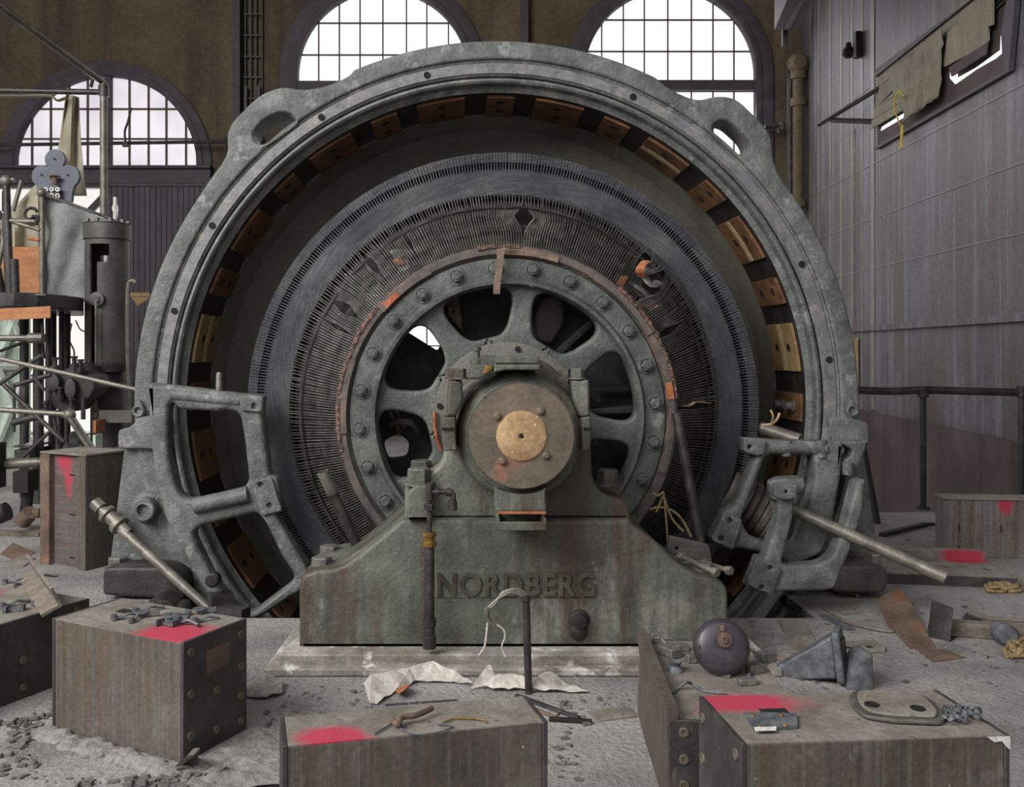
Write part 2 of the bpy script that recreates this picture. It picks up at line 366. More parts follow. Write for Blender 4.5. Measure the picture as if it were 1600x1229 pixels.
M['spider_hub'] = mat('brownish_cast_iron', [(78, 76, 71), (98, 95, 89), (116, 108, 99)], 4, .55, .0, .3, spots=((112, 92, 76), .62, 5))
M['spider'] = mat('dark_green_cast_iron', [(58, 62, 59), (80, 84, 80), (104, 106, 100)], 6, .5, .0, .5, spots=((124, 124, 118), .62, 7))
M['inner_dust'] = mat('dusty_black_plate', [(34, 34, 36), (48, 48, 50), (70, 70, 70)], 5, .8, 0, .3, spots=((104, 106, 104), .6, 5))
def winding_material():
    """the swirled fan of fine flat conductors"""
    m = mat('swirled_winding', [(74, 76, 80), (98, 100, 104), (126, 126, 126)], 3, .5, .15, .1, spots=((120, 112, 100), .7, 4))
    nt = m.node_tree; N = nt.nodes; L = nt.links; bs = N['Principled BSDF']
    tc = N.new('ShaderNodeTexCoord'); sp = N.new('ShaderNodeSeparateXYZ'); L.new(tc.outputs['Object'], sp.inputs[0])
    def mt(op, a, b=None):
        x = N.new('ShaderNodeMath'); x.operation = op
        for i, v in enumerate((a, b)):
            if v is None: continue
            if isinstance(v, (int, float)): x.inputs[i].default_value = v
            else: L.new(v, x.inputs[i])
        return x.outputs[0]
    X, Z = sp.outputs[0], sp.outputs[2]
    ang = mt('ARCTAN2', Z, X); r = mt('SQRT', mt('ADD', mt('MULTIPLY', X, X), mt('MULTIPLY', Z, Z)))
    cb = N.new('ShaderNodeCombineXYZ'); L.new(mt('MULTIPLY', mt('ADD', ang, mt('MULTIPLY', r, 4.3)), 60.0), cb.inputs[0]); L.new(mt('MULTIPLY', r, 14.0), cb.inputs[1])
    n = N.new('ShaderNodeTexNoise'); n.inputs['Scale'].default_value = 1.0; n.inputs['Detail'].default_value = 7; n.inputs['Roughness'].default_value = .75; L.new(cb.outputs[0], n.inputs['Vector'])
    bp = N.new('ShaderNodeBump'); bp.inputs['Strength'].default_value = .9; bp.inputs['Distance'].default_value = .03
    L.new(n.outputs[0], bp.inputs['Height']); L.new(bp.outputs[0], bs.inputs['Normal'])
    old = bs.inputs['Base Color'].links[0].from_socket
    g = N.new('ShaderNodeMapRange'); L.new(n.outputs[0], g.inputs[0]); g.inputs[1].default_value = .35; g.inputs[2].default_value = .62; g.inputs[3].default_value = .5; g.inputs[4].default_value = 1.3
    cc = N.new('ShaderNodeCombineColor')
    for i in range(3): L.new(g.outputs[0], cc.inputs[i])
    x = N.new('ShaderNodeMix'); x.data_type = 'RGBA'; x.blend_type = 'MULTIPLY'; x.inputs[0].default_value = 1; L.new(old, x.inputs[6]); L.new(cc.outputs[0], x.inputs[7]); L.new(x.outputs[2], bs.inputs['Base Color'])
    return m
M['winding'] = winding_material()

# ================================================================ THE SETTING
WA = -math.atan(.0613)                     # the building stands slightly turned to the machine
def floor_mesh():
    bm = B()
    # rectangles around the machine pit (x -1.65..2.2, y 4.89..7.2) and the stair pit on the right
    px0, px1, py0, py1 = -1.62, 1.87, 4.89, 7.3
    xs = [-24, px0, px1, 3.0, 9]; ys = [-16, py0, py1, 8.12, 16.5]
    for i in range(4):
        for j in range(4):
            if i == 1 and j == 1: continue
            if i == 3 and j == 3: continue
            a, b, c, d = xs[i], xs[i+1], ys[j], ys[j+1]
            box2(bm, (a, c, -.25), (b, d, 0))
    bmesh.ops.remove_doubles(bm, verts=bm.verts, dist=1e-4)
    return bm
obj('floor', floor_mesh(), M['floor'], kind='structure')
def pit(name, x0, x1, y0, y1, z):
    bm = B()
    box2(bm, (x0-.2, y0, z-.2), (x1+.2, y1, z)); box2(bm, (x0-.2, y0-.2, z), (x0, y1+.2, -.25)); box2(bm, (x1, y0-.2, z), (x1+.2, y1+.2, -.25))
    box2(bm, (x0-.2, y0-.2, z), (x1+.2, y0, -.25)); box2(bm, (x0-.2, y1, z), (x1+.2, y1+.2, -.25))
    obj(name, bm, M['wall_low'], kind='structure')
pit('trim_1', -1.62, 1.87, 4.89, 7.3, -1.4)

def back_wall():
    # built in its own frame: s along the wall from the corner, z up
    u = Vector((cos(WA), sin(WA), 0)); nrm = Vector((sin(-WA), cos(WA), 0)); c0 = Vector((5.53, 15, 0))
    def sz(px, py):
        p = BW(px, py); return ((p-c0).dot(u), p.z)
    def loop(l): return [sz(*p) for p in l]
    L_ = -19.0
    outer = [(L_, -.2), (L_, 11), (1.0, 11), (1.0, -.2)]
    wl = loop(arc(598, 117, 135.5, 0, 180, 40)+[(463, 560), (734, 560)])
    wr = loop(arc(1047, 116, 135.5, 0, 180, 40)+[(912, 560), (1182, 560)])
    w1 = loop(arc(166, 262, 147, 0, 180, 40)+[(19, 263), (313, 263)])
    door = [sz(-40, 290), sz(167, 290), (sz(167, 290)[0], .0), (sz(-40, 290)[0], .0)]
    bm = B(); shape(bm, outer, 0, .35, [wl, wr, w1, door], .002, px=False)
    R = Matrix(((u.x, nrm.x, 0), (u.y, nrm.y, 0), (0, 0, 1)))
    for v in bm.verts: v.co = c0 + R @ v.co
    return bm, R, c0, sz
bm, WR, WC0, SZ = back_wall()
obj('wall_back', bm, M['wall'], kind='structure')
def wall_local(bm, off=0.0):
    for v in bm.verts: v.co = WC0 + WR @ (v.co+Vector((0, -off, 0)))
def wshape(name, outline, y, th, m, holes=(), parent=None, bev=.006, **kw):
    """shape lying on the back wall; outline in seen coordinates, y = distance in front of (-) the wall face"""
    b = B(); shape(b, [SZ(*p) for p in outline], y, th, [[SZ(*p) for p in h] for h in holes], bev, px=False)
    wall_local(b); return obj(name, b, m, parent=parent, **kw)
def wbars(b, segs, wdt, y=.0, th=.04):
    for (x0, y0, x1, y1) in segs:
        p = SZ(x0, y0); q = SZ(x1, y1); p = Vector((p[0], y, p[1])); q = Vector((q[0], y, q[1])); d = q-p; L_ = d.length
        a = atan2(d.z, d.x); R = Matrix.Rotation(-a, 3, 'Y'); box(b, (p+q)/2, (L_, th, wdt), R)
def arch_window(name, cx, cy, r, bottom, verts, hors, glass, sill=None, rt=26, transom=None, thick=None):
    b = B()
    out = arc(cx, cy, r+rt, 0, 180, 40)+[(cx-r-rt, bottom), (cx+r+rt, bottom)]
    hole = arc(cx, cy, r, 0, 180, 40)+[(cx-r, bottom-2), (cx+r, bottom-2)]
    shape(b, [SZ(*p) for p in out], -.05, .05, [[SZ(*p) for p in hole]], .004, px=False)
    out2 = arc(cx, cy, r+7, 0, 180, 40)+[(cx-r-7, bottom), (cx+r+7, bottom)]
    hole2 = arc(cx, cy, r-2.5, 0, 180, 40)+[(cx-r+2.5, bottom-2), (cx+r-2.5, bottom-2)]
    shape(b, [SZ(*p) for p in out2], -.075, .2, [[SZ(*p) for p in hole2]], .006, px=False)
    if transom: wbars(b, [(cx-r, transom, cx+r, transom)], 15*15.3/F, .02, .16)
    if thick: wbars(b, [(thick, cy-sqrt(r*r-(thick-cx)**2), thick, bottom)], .1, .03, .12)
    wall_local(b); fr = obj(name, b, M['trim'], kind='structure')
    b = B()
    segs = []
    for x in verts:
        if abs(x-cx) < r: segs.append((x, cy-sqrt(r*r-(x-cx)**2), x, bottom))
    for y in hors:
        if y < cy:
            h = sqrt(max(r*r-(cy-y)**2, 1))
        else: h = r
        segs.append((cx-h, y, cx+h, y))
    wbars(b, segs, .028 if thick else .020, .1, .04); wall_local(b); obj('window_bars', b, M['muntin'], parent=fr)
    b = B(); shape(b, [SZ(*p) for p in hole], .14, .012, [], .001, px=False); wall_local(b); obj('window_pane', b, glass, parent=fr)
    return fr
arch_window('window_1', 166, 262, 146, 262, [45.5, 75, 104, 133, 198.6, 228.6, 256.6, 287.5], [168, 215], M['glass_dim'], rt=20, thick=168.5)
arch_window('window_2', 598, 117, 135.5, 560, [496, 528.5, 561, 597, 634, 666, 700], [33, 83, 190, 240, 290, 340, 390, 440, 490, 540], M['glass_bright'], transom=135, rt=25)
arch_window('window_3', 1047, 116, 135.5, 560, [941, 975, 1008, 1045, 1082, 1116, 1149], [28, 77.5, 190, 240, 290, 340, 390, 440, 490, 540], M['glass_bright'], transom=134, rt=25)
# beam under the left arched window, boarded door, doorway
b = B(); wbars(b, [(-60, 275, 332, 275)], 27*15.4/F, -.06, .1); wbars(b, [(-60, 263.5, 334, 263.5)], 4*15.4/F, -.1, .2); wall_local(b); obj('trim_2', b, M['trim'], kind='structure')
b = B()
for i in range(20):
    x = 168+8.6*i+4.3; wbars(b, [(x, 292, x, 680)], 8.0*15.4/F, -.03, .06)
wbars(b, [(168, 290, 340, 290)], .05, -.07, .05); wall_local(b); d1 = obj('door_1', b, M['door'], kind='structure')
b = B(); wbars(b, [(-40, 292, 165, 292)], .06, -.02, .15); wbars(b, [(60, 410, 165, 302)], .12, .05, .05); wbars(b, [(-30, 302, 60, 410)], .1, .05, .05); wall_local(b); obj('trim_3', b, M['trim'], kind='structure')
# what is seen through the doorway: a daylit screen wall across the yard
b = B(); p = P(-420, 250, 17.5); q = P(320, 690, 17.5); box2(b, (p.x, 17.5, q.z), (q.x, 17.6, p.z)); obj('wall_yard', b, M['outside'], kind='structure')
# horizontal service rod across the left window and wall
b = B()
p, q = BW(-40, 227, .35), BW(352, 221, .35); cyl(b, p, q, .03, None, 8); cyl(b, BW(352, 214, .35), BW(352, 246, .35), .02, None, 8)
obj('service_rod', b, M['dark_iron'], label='thin horizontal rod running across the left arched window', cat='rod')
b = B(); tube(b, [BW(205, 168, .4), BW(200, 190, .4), BW(195, 205, .4), BW(196, 222, .4)], .02, 6, 3); box(b, BW(196, 226, .4), (.09, .06, .07))
obj('window_latch', b, M['dark_iron'], label='dark latch chain hanging in the left arched window', cat='latch')
b = B(); tube(b, [BW(146, 120, .4), BW(142, 136, .4)], .03, 6); obj('window_hook', b, M['dark_iron'], label='small dark hook at the top of the left arched window', cat='hook')

# wall columns and lattice ladder
b = B(); wbars(b, [(375, -20, 375, 300)], 12*15.4/F, -.1, .25); wall_local(b); obj('trim_4', b, M['trim'], kind='structure')
b = B(); wbars(b, [(819, -20, 819, 300)], 12*15.4/F, -.1, .2); wall_local(b); obj('trim_5', b, M['trim'], kind='structure')
b = B()
for x in (385.5, 394, 402, 411): wbars(b, [(x, -20, x, 260)], .022, -.06, .04)
for y in (-7, 25, 58, 91, 123, 156, 188, 220): wbars(b, [(382, y, 413, y)], .025, -.08, .03)
wbars(b, [(388, 138, 388, 260)], .05, -.14, .05); wbars(b, [(408, 138, 408, 260)], .05, -.14, .05)
wall_local(b); obj('lattice_ladder', b, M['dark_iron'], label='narrow barred ladder fixed to the back wall left of the middle window', cat='ladder')

# right wall
def rwall():
    u = Vector((.0613, 1, 0)).normalized(); n = Vector((1, -.0613, 0)).normalized(); c = Vector((5.53, 15, 0)); a = c-u*19; e = c+u*.5
    bm = B(); prism(bm, [a+Vector((0, 0, -1.6)), e+Vector((0, 0, -1.6)), e+Vector((0, 0, 11)), a+Vector((0, 0, 11))], n*.3); return bm
obj('wall_right', rwall(), M['wall_r'], kind='structure')
def rq(b, pts, off, th, mi=0):
    """a flat piece lying on the right wall, given as seen"""
    n = Vector((-1, .0613, 0)).normalized(); prism(b, [RW(*p)+n*off for p in pts], n*th, mi)
b = B(); rq(b, [(1326, 513), (1610, 487), (1610, 501), (1326, 519)], 0, .05); obj('trim_6', b, M['wall_r'], kind='structure')
b = B(); rq(b, [(1300, 634), (1345, 640), (1440, 658), (1610, 694), (1610, 1500), (1300, 900)], 0, .06); obj('baseboard_right', b, M['wall_low'], kind='structure')
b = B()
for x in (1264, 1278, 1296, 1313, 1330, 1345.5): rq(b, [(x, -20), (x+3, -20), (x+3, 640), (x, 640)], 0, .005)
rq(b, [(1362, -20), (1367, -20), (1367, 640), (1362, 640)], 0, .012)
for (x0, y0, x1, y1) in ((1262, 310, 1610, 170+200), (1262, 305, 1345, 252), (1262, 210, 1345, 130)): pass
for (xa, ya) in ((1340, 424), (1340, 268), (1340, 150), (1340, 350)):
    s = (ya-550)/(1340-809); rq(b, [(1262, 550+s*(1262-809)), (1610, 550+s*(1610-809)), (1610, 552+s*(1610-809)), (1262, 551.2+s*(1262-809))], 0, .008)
obj('trim_7', b, mat('shine_pale_ribs', [(96, 95, 92), (112, 111, 106), (126, 124, 118)], 2, .5, 0, .1), kind='structure')  # sheet ribs and seams, coloured paler to stand in for shine stripes
# ceiling
b = B(); box2(b, (-16, 2, 10.8), (9, 17, 11)); obj('ceiling', b, M['wall'], kind='structure')
# crane runway beam end in the top right corner
b = B(); n = Vector((-1, .0613, 0))
A = [P(1211, 48, 12.5), P(1258, 42, 13.5), P(1300, 0, 10.5), P(1330, -50, 9), P(1250, -50, 9)]
prism(b, [P(1210, 47, 12.6), P(1254, 41, 12.6), P(1290, -60, 9.0), P(1255, -60, 8.6)], (0, 0, .12)); prism(b, [P(1226, 47, 12.6), P(1234, 47, 12.6), P(1285, -60, 8.8), P(1275, -60, 8.8)], (0, 0, .7))
prism(b, [P(1210, 40, 12.6), P(1214, 40, 12.6), P(1262, -60, 8.7), P(1255, -60, 8.7)], (0, 0, .5))
box(b, P(1226, 58, 12.7), (.07, .07, .25)); obj('crane_beam', b, M['trim'], label='dark crane runway beam ending high in the right corner', cat='beam')

# corner drain pipes
r = thing('drain_pipe', BW(1246, 700, .3), 'thick vertical pipe with collars in the right corner of the back wall', 'pipe')
b = B(); cyl(b, BW(1247, 330, .3), BW(1247, 104, .3), .085, None, 16); obj('pipe_run', b, M['wall'], r)
b = B(); 
for y in (118, 160, 318):
    cyl(b, BW(1247, y+6, .3), BW(1247, y-6, .3), .12, None, 16); obj('pipe_collar', b, M['wall'], r); b = B()
steps(b, BW(1247, 99, .34), (0, -1, 0), [(.12, -.05), (.165, -.03), (.165, .03), (.12, .06), (.1, .1), (0, .1)], 24); obj('end_flange', b, M['wall'], r)
b = B(); tube(b, [BW(1234, 330, .25), BW(1234, 120, .25), BW(1230, 113, .2)], .045, 8); obj('thin_pipe', b, M['dark_iron'], label='thin dark pipe beside the corner drain pipe', cat='pipe')
b = B(); cyl(b, BW(1195, 198, .3), BW(1222, 197, .3), .035, None, 8); cyl(b, BW(1217, 198, .3), BW(1217, 208, .3), .03, None, 8); cyl(b, BW(1222, 192, .3), BW(1222, 203, .3), .05, None, 8)
obj('wall_bracket', b, M['dark_iron'], label='short dark pipe bracket sticking out beside the right arched window', cat='bracket')

# boarded window on the right wall
win4 = B(); rq(win4, [(1374, 116), (1545, -14), (1600, -60), (1594, -10), (1586, 108), (1373, 232)], .0, .02); w4 = obj('window_4', win4, M['wall_low'], kind='structure')
b = B(); rq(b, [(1380, 204), (1382, 198), (1424, 172), (1423, 179)], .02, .012); obj('window_gap', b, M['glass_bright'], parent=w4)
b = B(); rq(b, [(1489, 106), (1496, 104), (1499, 106), (1500, 122), (1513, 115), (1531, 105), (1560, 84), (1568, 78), (1569, 56), (1572, 54), (1573, 80), (1560, 91), (1530, 108), (1497, 131), (1489, 122)], .02, .012); obj('window_gap', b, M['glass_bright'], parent=w4)
b = B()
rq(b, [(1376, 113), (1382, 106), (1540, -8), (1560, -32), (1560, -18), (1531, 0), (1378, 120)], .03, .06)
rq(b, [(1373, 234), (1373, 229), (1588, 104), (1588, 110)], .02, .03)
rq(b, [(1576, 52), (1588, -20), (1600, -20), (1588, 108), (1579, 108)], .02, .05)
obj('window_surround', b, M['trim'], parent=w4)
BD = [('uppermost of the boards over the right wall window', [(1377, 122), (1377, 136), (1600, -22), (1545, -22)]),
      ('second board from the top over the right wall window', [(1377, 138), (1377, 168), (1470, 110), (1494, 88), (1494, 50), (1560, -2), (1600, -30), (1600, -20)]),
      ('lower left board over the right wall window', [(1375, 170), (1374, 186), (1422, 157), (1428, 148), (1430, 138)]),
      ('lowest left board above the bright slit', [(1373, 188), (1372, 201), (1376, 199), (1422, 172), (1422, 159)]),
      ('large right board over the right wall window', [(1496, 50), (1490, 104), (1556, 72), (1561, 62), (1560, 42), (1568, 38), (1568, -10)]),
      ('dark lower right board with a bright slit around it', [(1500, 105), (1504, 119), (1558, 85), (1561, 66)])]
for i, (lb, pts) in enumerate(BD):
    b = B(); rq(b, pts, .035+.012*i, .02); obj('window_board', b, M['beige'] if i < 5 else M['wall_low'], label=lb, cat='board', group='boards nailed over the right wall window')
# canvas rag
bm = B(); n = Vector((-1, .0613, 0)).normalized(); G = []
top = [(1408, 108), (1436, 88), (1466, 62), (1495, 40)]; bot = [(1422, 190), (1450, 176), (1462, 168), (1487, 150)]
for j in range(13):
    row = []
    for i in range(19):
        t = i/18*3; k = min(int(t), 2); f = t-k
        a = Vector(top[k]).lerp(Vector(top[k+1]), f); c = Vector(bot[k]).lerp(Vector(bot[k+1]), f); q = a.lerp(c, j/12)
        if j > 6 and i < 4: q.x += (4-i)*2
        row.append(bm.verts.new(RW(q.x, q.y)+n*(.13+.05*noise.noise(Vector((i*.6, j*.35, 3)))+.02*noise.noise(Vector((i*1.9, j*.9, 3))))))
    G.append(row)
for j in range(12):
    for i in range(18): quadf(bm, [G[j][i], G[j][i+1], G[j+1][i+1], G[j+1][i]])
o = obj('canvas_rag', bm, M['beige'], label='crumpled canvas cloth hanging over the boarded window on the right wall', cat='cloth'); s = o.modifiers.new('t', 'SOLIDIFY'); s.thickness = .006
b = B(); tube(b, [RW(1440, 150)+n*.2, RW(1436, 143)+n*.22, RW(1430, 150)+n*.22, RW(1424, 170)+n*.2], .01, 6, 5); tube(b, [RW(1422.5, 195)+n*.1, RW(1421, 232)+n*.1], .012, 6); tube(b, [RW(1424.5, 195)+n*.1, RW(1422.5, 230)+n*.1], .012, 6); tube(b, [RW(1424, 170)+n*.2, RW(1423, 195)+n*.12], .01, 6)
obj('yellow_rope', b, M['yellow'], label='thin yellow rope hanging from the boarded window on the right wall', cat='rope')
b = B(); tube(b, [RW(1381, 138)+n*.06, RW(1338, 194)+n*.5], .035, 4); tube(b, [RW(1374, 190)+n*.04, RW(1346, 187)+n*.4], .035, 4)
obj('hinged_bracket', b, M['dark_iron'], label='dark steel triangular bracket sticking out left of the boarded window', cat='bracket')
b = B(); rq(b, [(1344, 52), (1349, 48), (1350, 88), (1344, 92)], .02, .08); p = RW(1340, 78)+n*.12; steps(b, p+Vector((0, 0, .1)), (0, 0, -1), [(.0, 0), (.03, 0), (.04, .05), (.08, .1), (.09, .16), (.05, .2), (0, .2)], 14)
obj('wall_lamp', b, M['black_iron'], label='small dark lamp fitting on a bracket high on the right wall', cat='lamp')
b = B(); tube(b, [RW(1342, 200)+n*.05, RW(1342, 512)+n*.05], .008, 6); tube(b, [RW(1342, 512)+n*.08, RW(1338, 530)+n*.1, RW(1337, 550)+n*.1, RW(1341, 566)+n*.1, RW(1338, 580)+n*.1], .009, 6, 5); tube(b, [RW(1342, 512)+n*.08, RW(1346, 540)+n*.1, RW(1344, 570)+n*.1], .006, 6, 5)
obj('hanging_wire', b, M['pipe'], label='thin wire hanging down the right wall beside the motor frame', cat='wire')
b = B(); rq(b, [(1337, 530), (1343, 528), (1344, 602), (1338, 603)], .02, .05); obj('pale_stick', b, M['tape'], label='pale upright wooden stick against the right wall above the handrail', cat='stick')

# railing along the stair pit
r = thing('pipe_handrail', P(1442, 793, 8.3), 'dark pipe handrail along the pit edge by the right wall', 'railing')
b = B(); d = 8.3
tube(b, [P(1330, 609, d), P(1395, 611, d), P(1440, 609, d), P(1520, 611, d), P(1597, 613, d)], .036, 10, 4); obj('top_rail', b, M['dark_iron'], r)
for x, y0 in ((1442, 795), (1596, 797)):
    b = B(); cyl(b, P(x, y0, d), P(x, 612, d), .028, None, 10); cyl(b, P(x, 620, d), P(x, 603, d), .05, None, 10); cyl(b, P(x, y0, d), P(x, y0-4, d), .06, None, 10); obj('post', b, M['dark_iron'], r)
b = B(); tube(b, [P(1345, 700, 7.9), P(1368, 822, 7.6)], .05, 4); obj('leaning_bar', b, M['dark_iron'], label='dark bar leaning behind the right cheek of the motor frame', cat='bar')

# ================================================================ THE MOTOR FRAME
DF = 5.41; k = DF/F
FC = P(776, 630, DF); FX, FZ = FC.x, FC.z
frame = thing('motor_frame', (FX, 5.75, 0), 'huge round grey-green cast-iron motor frame standing in a floor pit', 'machine frame')
b = B()
px = lambda r: r*k
lathe(b, (FX, FZ), [(px(505), 6.2), (px(525), 6.0), (px(534), 5.62), (px(540), 5.6), (px(541), DF+.05), (px(537), DF+.012), (px(533.5), DF+.02), (px(516), DF+.02), (px(513.5), DF+.026), (px(512), DF+.06), (px(510), DF+.06), (px(509), DF+.015), (px(505), DF+.01), (px(502), DF+.02), (px(500), DF+.07), (px(492), DF+.09), (px(492), 6.12)], 240)
ring = obj('frame_ring', b, M['frame'], frame, sharp=30)
b = B(); lathe(b, (FX, FZ), [(px(533), DF+.018), (px(532), DF+.012), (px(517), DF+.012), (px(516), DF+.018)], 240); obj('machined_band', b, M['frame_edge'], frame)
b = B(); lathe(b, (FX, FZ), [(px(491.5), DF+.092), (px(491.5), 6.11)], 200); obj('bore_lining', b, M['bore'], frame)
b = B(); lathe(b, (FX, FZ), [(px(491), 6.02), (px(478), 6.06), (px(470), 6.09), (px(330), 6.12), (px(326), 6.25)], 200); obj('back_flange', b, M['olive'], frame)
# bolt holes in the front band
for a in (148, 121.5, 102, 66, 24.5, 164, 7.5, 200, 347):
    b = B(); c = Vector((FX+px(525)*cos(radians(a)), DF+.004, FZ+px(525)*sin(radians(a)))); cyl(b, c, c+Vector((0, .02, 0)), .019, None, 14)
    obj('bolt_hole', b, M['hole'], frame)
# outer band with the two lifting ears cast on
def rim_arc(a0, a1, n): return [(776+567*cos(radians(a0+(a1-a0)*t/n)), 630-567*sin(radians(a0+(a1-a0)*t/n)), 0) for t in range(n+1)]
band = rim_arc(-137.0, 46.5-90+0, 1)
band = rim_arc(36.0, -90, 90)+rim_arc(-91, -213.5, 90)
band += [(330, 276, 14), (350, 250, 14), (356, 232, 10), (354, 208, 12), (364, 188, 14), (404, 148, 20), (440, 134, 16), (470, 140, 16), (505, 136, 30), (545, 119, 20)]
band += rim_arc(113.2, 64, 50)
band += [(1050, 141, 30), (1090, 158, 20), (1118, 149, 16), (1150, 152, 18), (1192, 193, 16), (1207, 214, 12), (1208, 250, 14), (1222, 280, 20)]
inner = [(776+538*cos(2*pi*i/200), 630-538*sin(2*pi*i/200)) for i in range(200)]
hl = rnd([(393, 208), (412, 186), (436, 174), (456, 177), (463, 189), (452, 198), (412, 226), (398, 224)], 12, 4)
hr = rnd([(1112, 200), (1120, 188), (1138, 187), (1170, 216), (1175, 234), (1166, 243), (1152, 240), (1120, 212)], 12, 4)
b = B(); shape(b, rnd(band, 12, 4), DF+.0, .22, [inner, hl, hr], .016, res=3); obj('outer_band', b, M['frame'], frame, sharp=50)
# little name plates / eyes at both sides of the ring
for x, y in ((217, 642), (1331, 641)):
    b = B(); shape(b, rnd([(x-9, y-4), (x, y-19), (x+9, y-4), (x+9, y+4), (x, y+19), (x-9, y+4)], 5), DF-.03, .035, [], .006)
    c = P(x, y, DF-.03); steps(b, c, (0, -1, 0), [(.036, 0), (.036, .012), (.028, .018), (.02, .012), (.018, 0)], 20)
    obj('oval_fitting', b, M['frame'], frame)
# joint shoulders and cheeks
def part(name, outline, y, th, m, parent, holes=(), bev=.01, r_=6, res=2):
    b = B(); shape(b, rnd(outline, r_), y, th, [rnd(h, 3) for h in holes], bev, res=res); return obj(name, b, m, parent)
part('joint_shoulder', [(184, 672), (205, 666), (218, 650), (262, 650), (262, 702), (184, 700)], DF-.04, .5, M['frame'], frame)
part('joint_shoulder', [(1310, 652), (1338, 655), (1357, 660), (1358, 690), (1300, 694), (1296, 654)], DF-.04, .5, M['frame'], frame)
lc = part('frame_cheek', [(194, 698), (262, 698), (300, 800), (345, 890), (400, 960), (340, 985), (290, 950), (240, 940), (168, 905), (174, 860)], DF+.02, .5, M['frame'], frame, r_=10)
rc = part('frame_cheek', [(1346, 690), (1358, 760), (1371, 850), (1384, 905), (1300, 925), (1250, 950), (1230, 930), (1290, 830), (1312, 690)], DF+.12, .42, M['frame'], frame, r_=10)
b = B(); c = P(231, 793, DF-.0); steps(b, c+Vector((0, .04, 0)), (0, -1, 0), [(.10, 0), (.098, .03), (.07, .05), (.068, .12), (.06, .128), (.036, .128), (.03, .1), (0, .1)], 28); obj('boss', b, M['frame'], lc)
# feet
def foot(outline, y, th, bolts, nm):
    b = B(); shape(b, rnd(outline, 7), y, th, [], .02, res=3); f = obj('mounting_foot', b, M['press'] if nm else M['dark_iron'], frame)
    for (x, yy, dd, mm) in bolts:
        bb = B(); q = P(x, yy, dd); hexb(bb, q, (0, 0, 1), .055, .075); obj('foot_bolt', bb, mm, f)
foot([(160, 893), (168, 886), (262, 886), (285, 900), (290, 938), (160, 930)], DF-.18, .34, [(184, 890, DF-.02, M['bolt']), (234, 890, DF+.05, M['dark_iron'])], 0)
foot([(1302, 884), (1380, 884), (1387, 892), (1387, 921), (1374, 928), (1302, 925)], DF-.16, .3, [(1364, 884, DF-.02, M['shiny']), (1322, 882, DF+.05, M['dark_iron'])], 1)

# pole pads in the bore
def arcplate(b, a0, a1, r0, r1, y0, y1, n=10):
    rows = []
    for i in range(n+1):
        a = radians(a0+(a1-a0)*i/n)
        rows.append([b.verts.new((FX+r*cos(a), y, FZ+r*sin(a))) for r, y in ((r1, y0), (r0, y0), (r0, y1), (r1, y1))])
    for i in range(n):
        for j in range(4): quadf(b, [rows[i][j], rows[i+1][j], rows[i+1][(j+1) % 4], rows[i][(j+1) % 4]])
    quadf(b, rows[0]); quadf(b, rows[-1])
R0 = px(491)
for i in range(32):
    wide = i % 2 == 0; ac = 10.4+22.5*(i//2) if wide else -1.0+22.5*(i//2)
    hw = 4.6 if wide else 2.6
    if 225 < ac % 360 < 318: continue
    b = B(); j1 = random.uniform(0, .03); arcplate(b, ac-hw, ac+hw, R0-.016, R0, DF+.12+j1, 5.98)
    pale = abs(ac-10.4) < 1 or abs(ac-167.9) < 1
    pad = obj('pole_pad', b, M['pad_tan'] if pale else M['pad_brown'], frame, recalc=True)
    for yy in (DF+.24, DF+.44):
        a = radians(ac+(0 if wide else .0)); b = B(); rr = R0-.016
        c = Vector((FX+rr*cos(a), yy, FZ+rr*sin(a))); nrm = Vector((-cos(a), 0, -sin(a)))
        if abs(ac+1) < 1: steps(b, c, nrm, [(.04, 0), (.04, .012), (.026, .014), (.026, .05), (0, .05)], 14); obj('pad_bolt', b, M['bolt'], pad)
        else: cyl(b, c-nrm*.004, c+nrm*.002, .026, None, 12); obj('pad_hole', b, M['hole'], pad)
    if wide and (pale or abs(ac-32.9) < 1 or abs(ac-54.5-.9) < 1.2):
        b = B(); arcplate(b, ac-hw*.98, ac+hw*.98, R0-.019, R0-.016, DF+.31, DF+.37)
        if pale:
            for yy in (DF+.24, DF+.44):
                for s in range(12):
                    pass
        obj('tape_strip', b, M['tape'], pad)

# slotted support brackets bolted to the lower half
def bracket(name_label):
    pass
LB = 5.12
lb = B()
def c_(pts, y=LB): return pts
outer = [(231, 598, 2), (262, 601, 3), (411, 619, 2), (409, 645, 5), (409, 650), (421, 742, 3), (433, 746, 8), (440, 798, 6), (430, 803, 6), (445, 830), (478, 885), (490, 910, 5), (467, 925), (395, 972, 12), (356, 980, 12), (336, 950), (300, 893), (256, 805), (241, 743), (232, 661)]
h1 = [(262, 632, 12), (270, 628, 10), (280, 640, 6), (338, 642, 4), (352, 640, 4), (374, 645, 10), (382, 690, 4), (388, 748, 4), (382, 762, 10), (294, 783, 18), (276, 770, 14), (262, 715)]
h2 = [(298, 834, 12), (312, 822, 10), (402, 800, 10), (414, 815, 8), (440, 870), (460, 898, 10), (456, 910, 10), (390, 960, 14), (368, 952, 10), (330, 900)]
shape(lb, rnd(outer, 6), LB, .13, [rnd(h1, 6), rnd(h2, 6)], .028, res=4)
br1 = obj('end_bracket', lb, M['frame'], frame)
br1['label'] = 'left ladder-shaped bracket with two openings'
part('pad_plate', [(392, 752), (424, 745), (441, 798), (408, 806)], LB-.02, .06, M['frame'], br1, [[(407, 752), (412, 756), (411, 761), (406, 762), (402, 757)], [(420, 784), (425, 787), (425, 793), (419, 794), (416, 789)]], .006, 5)
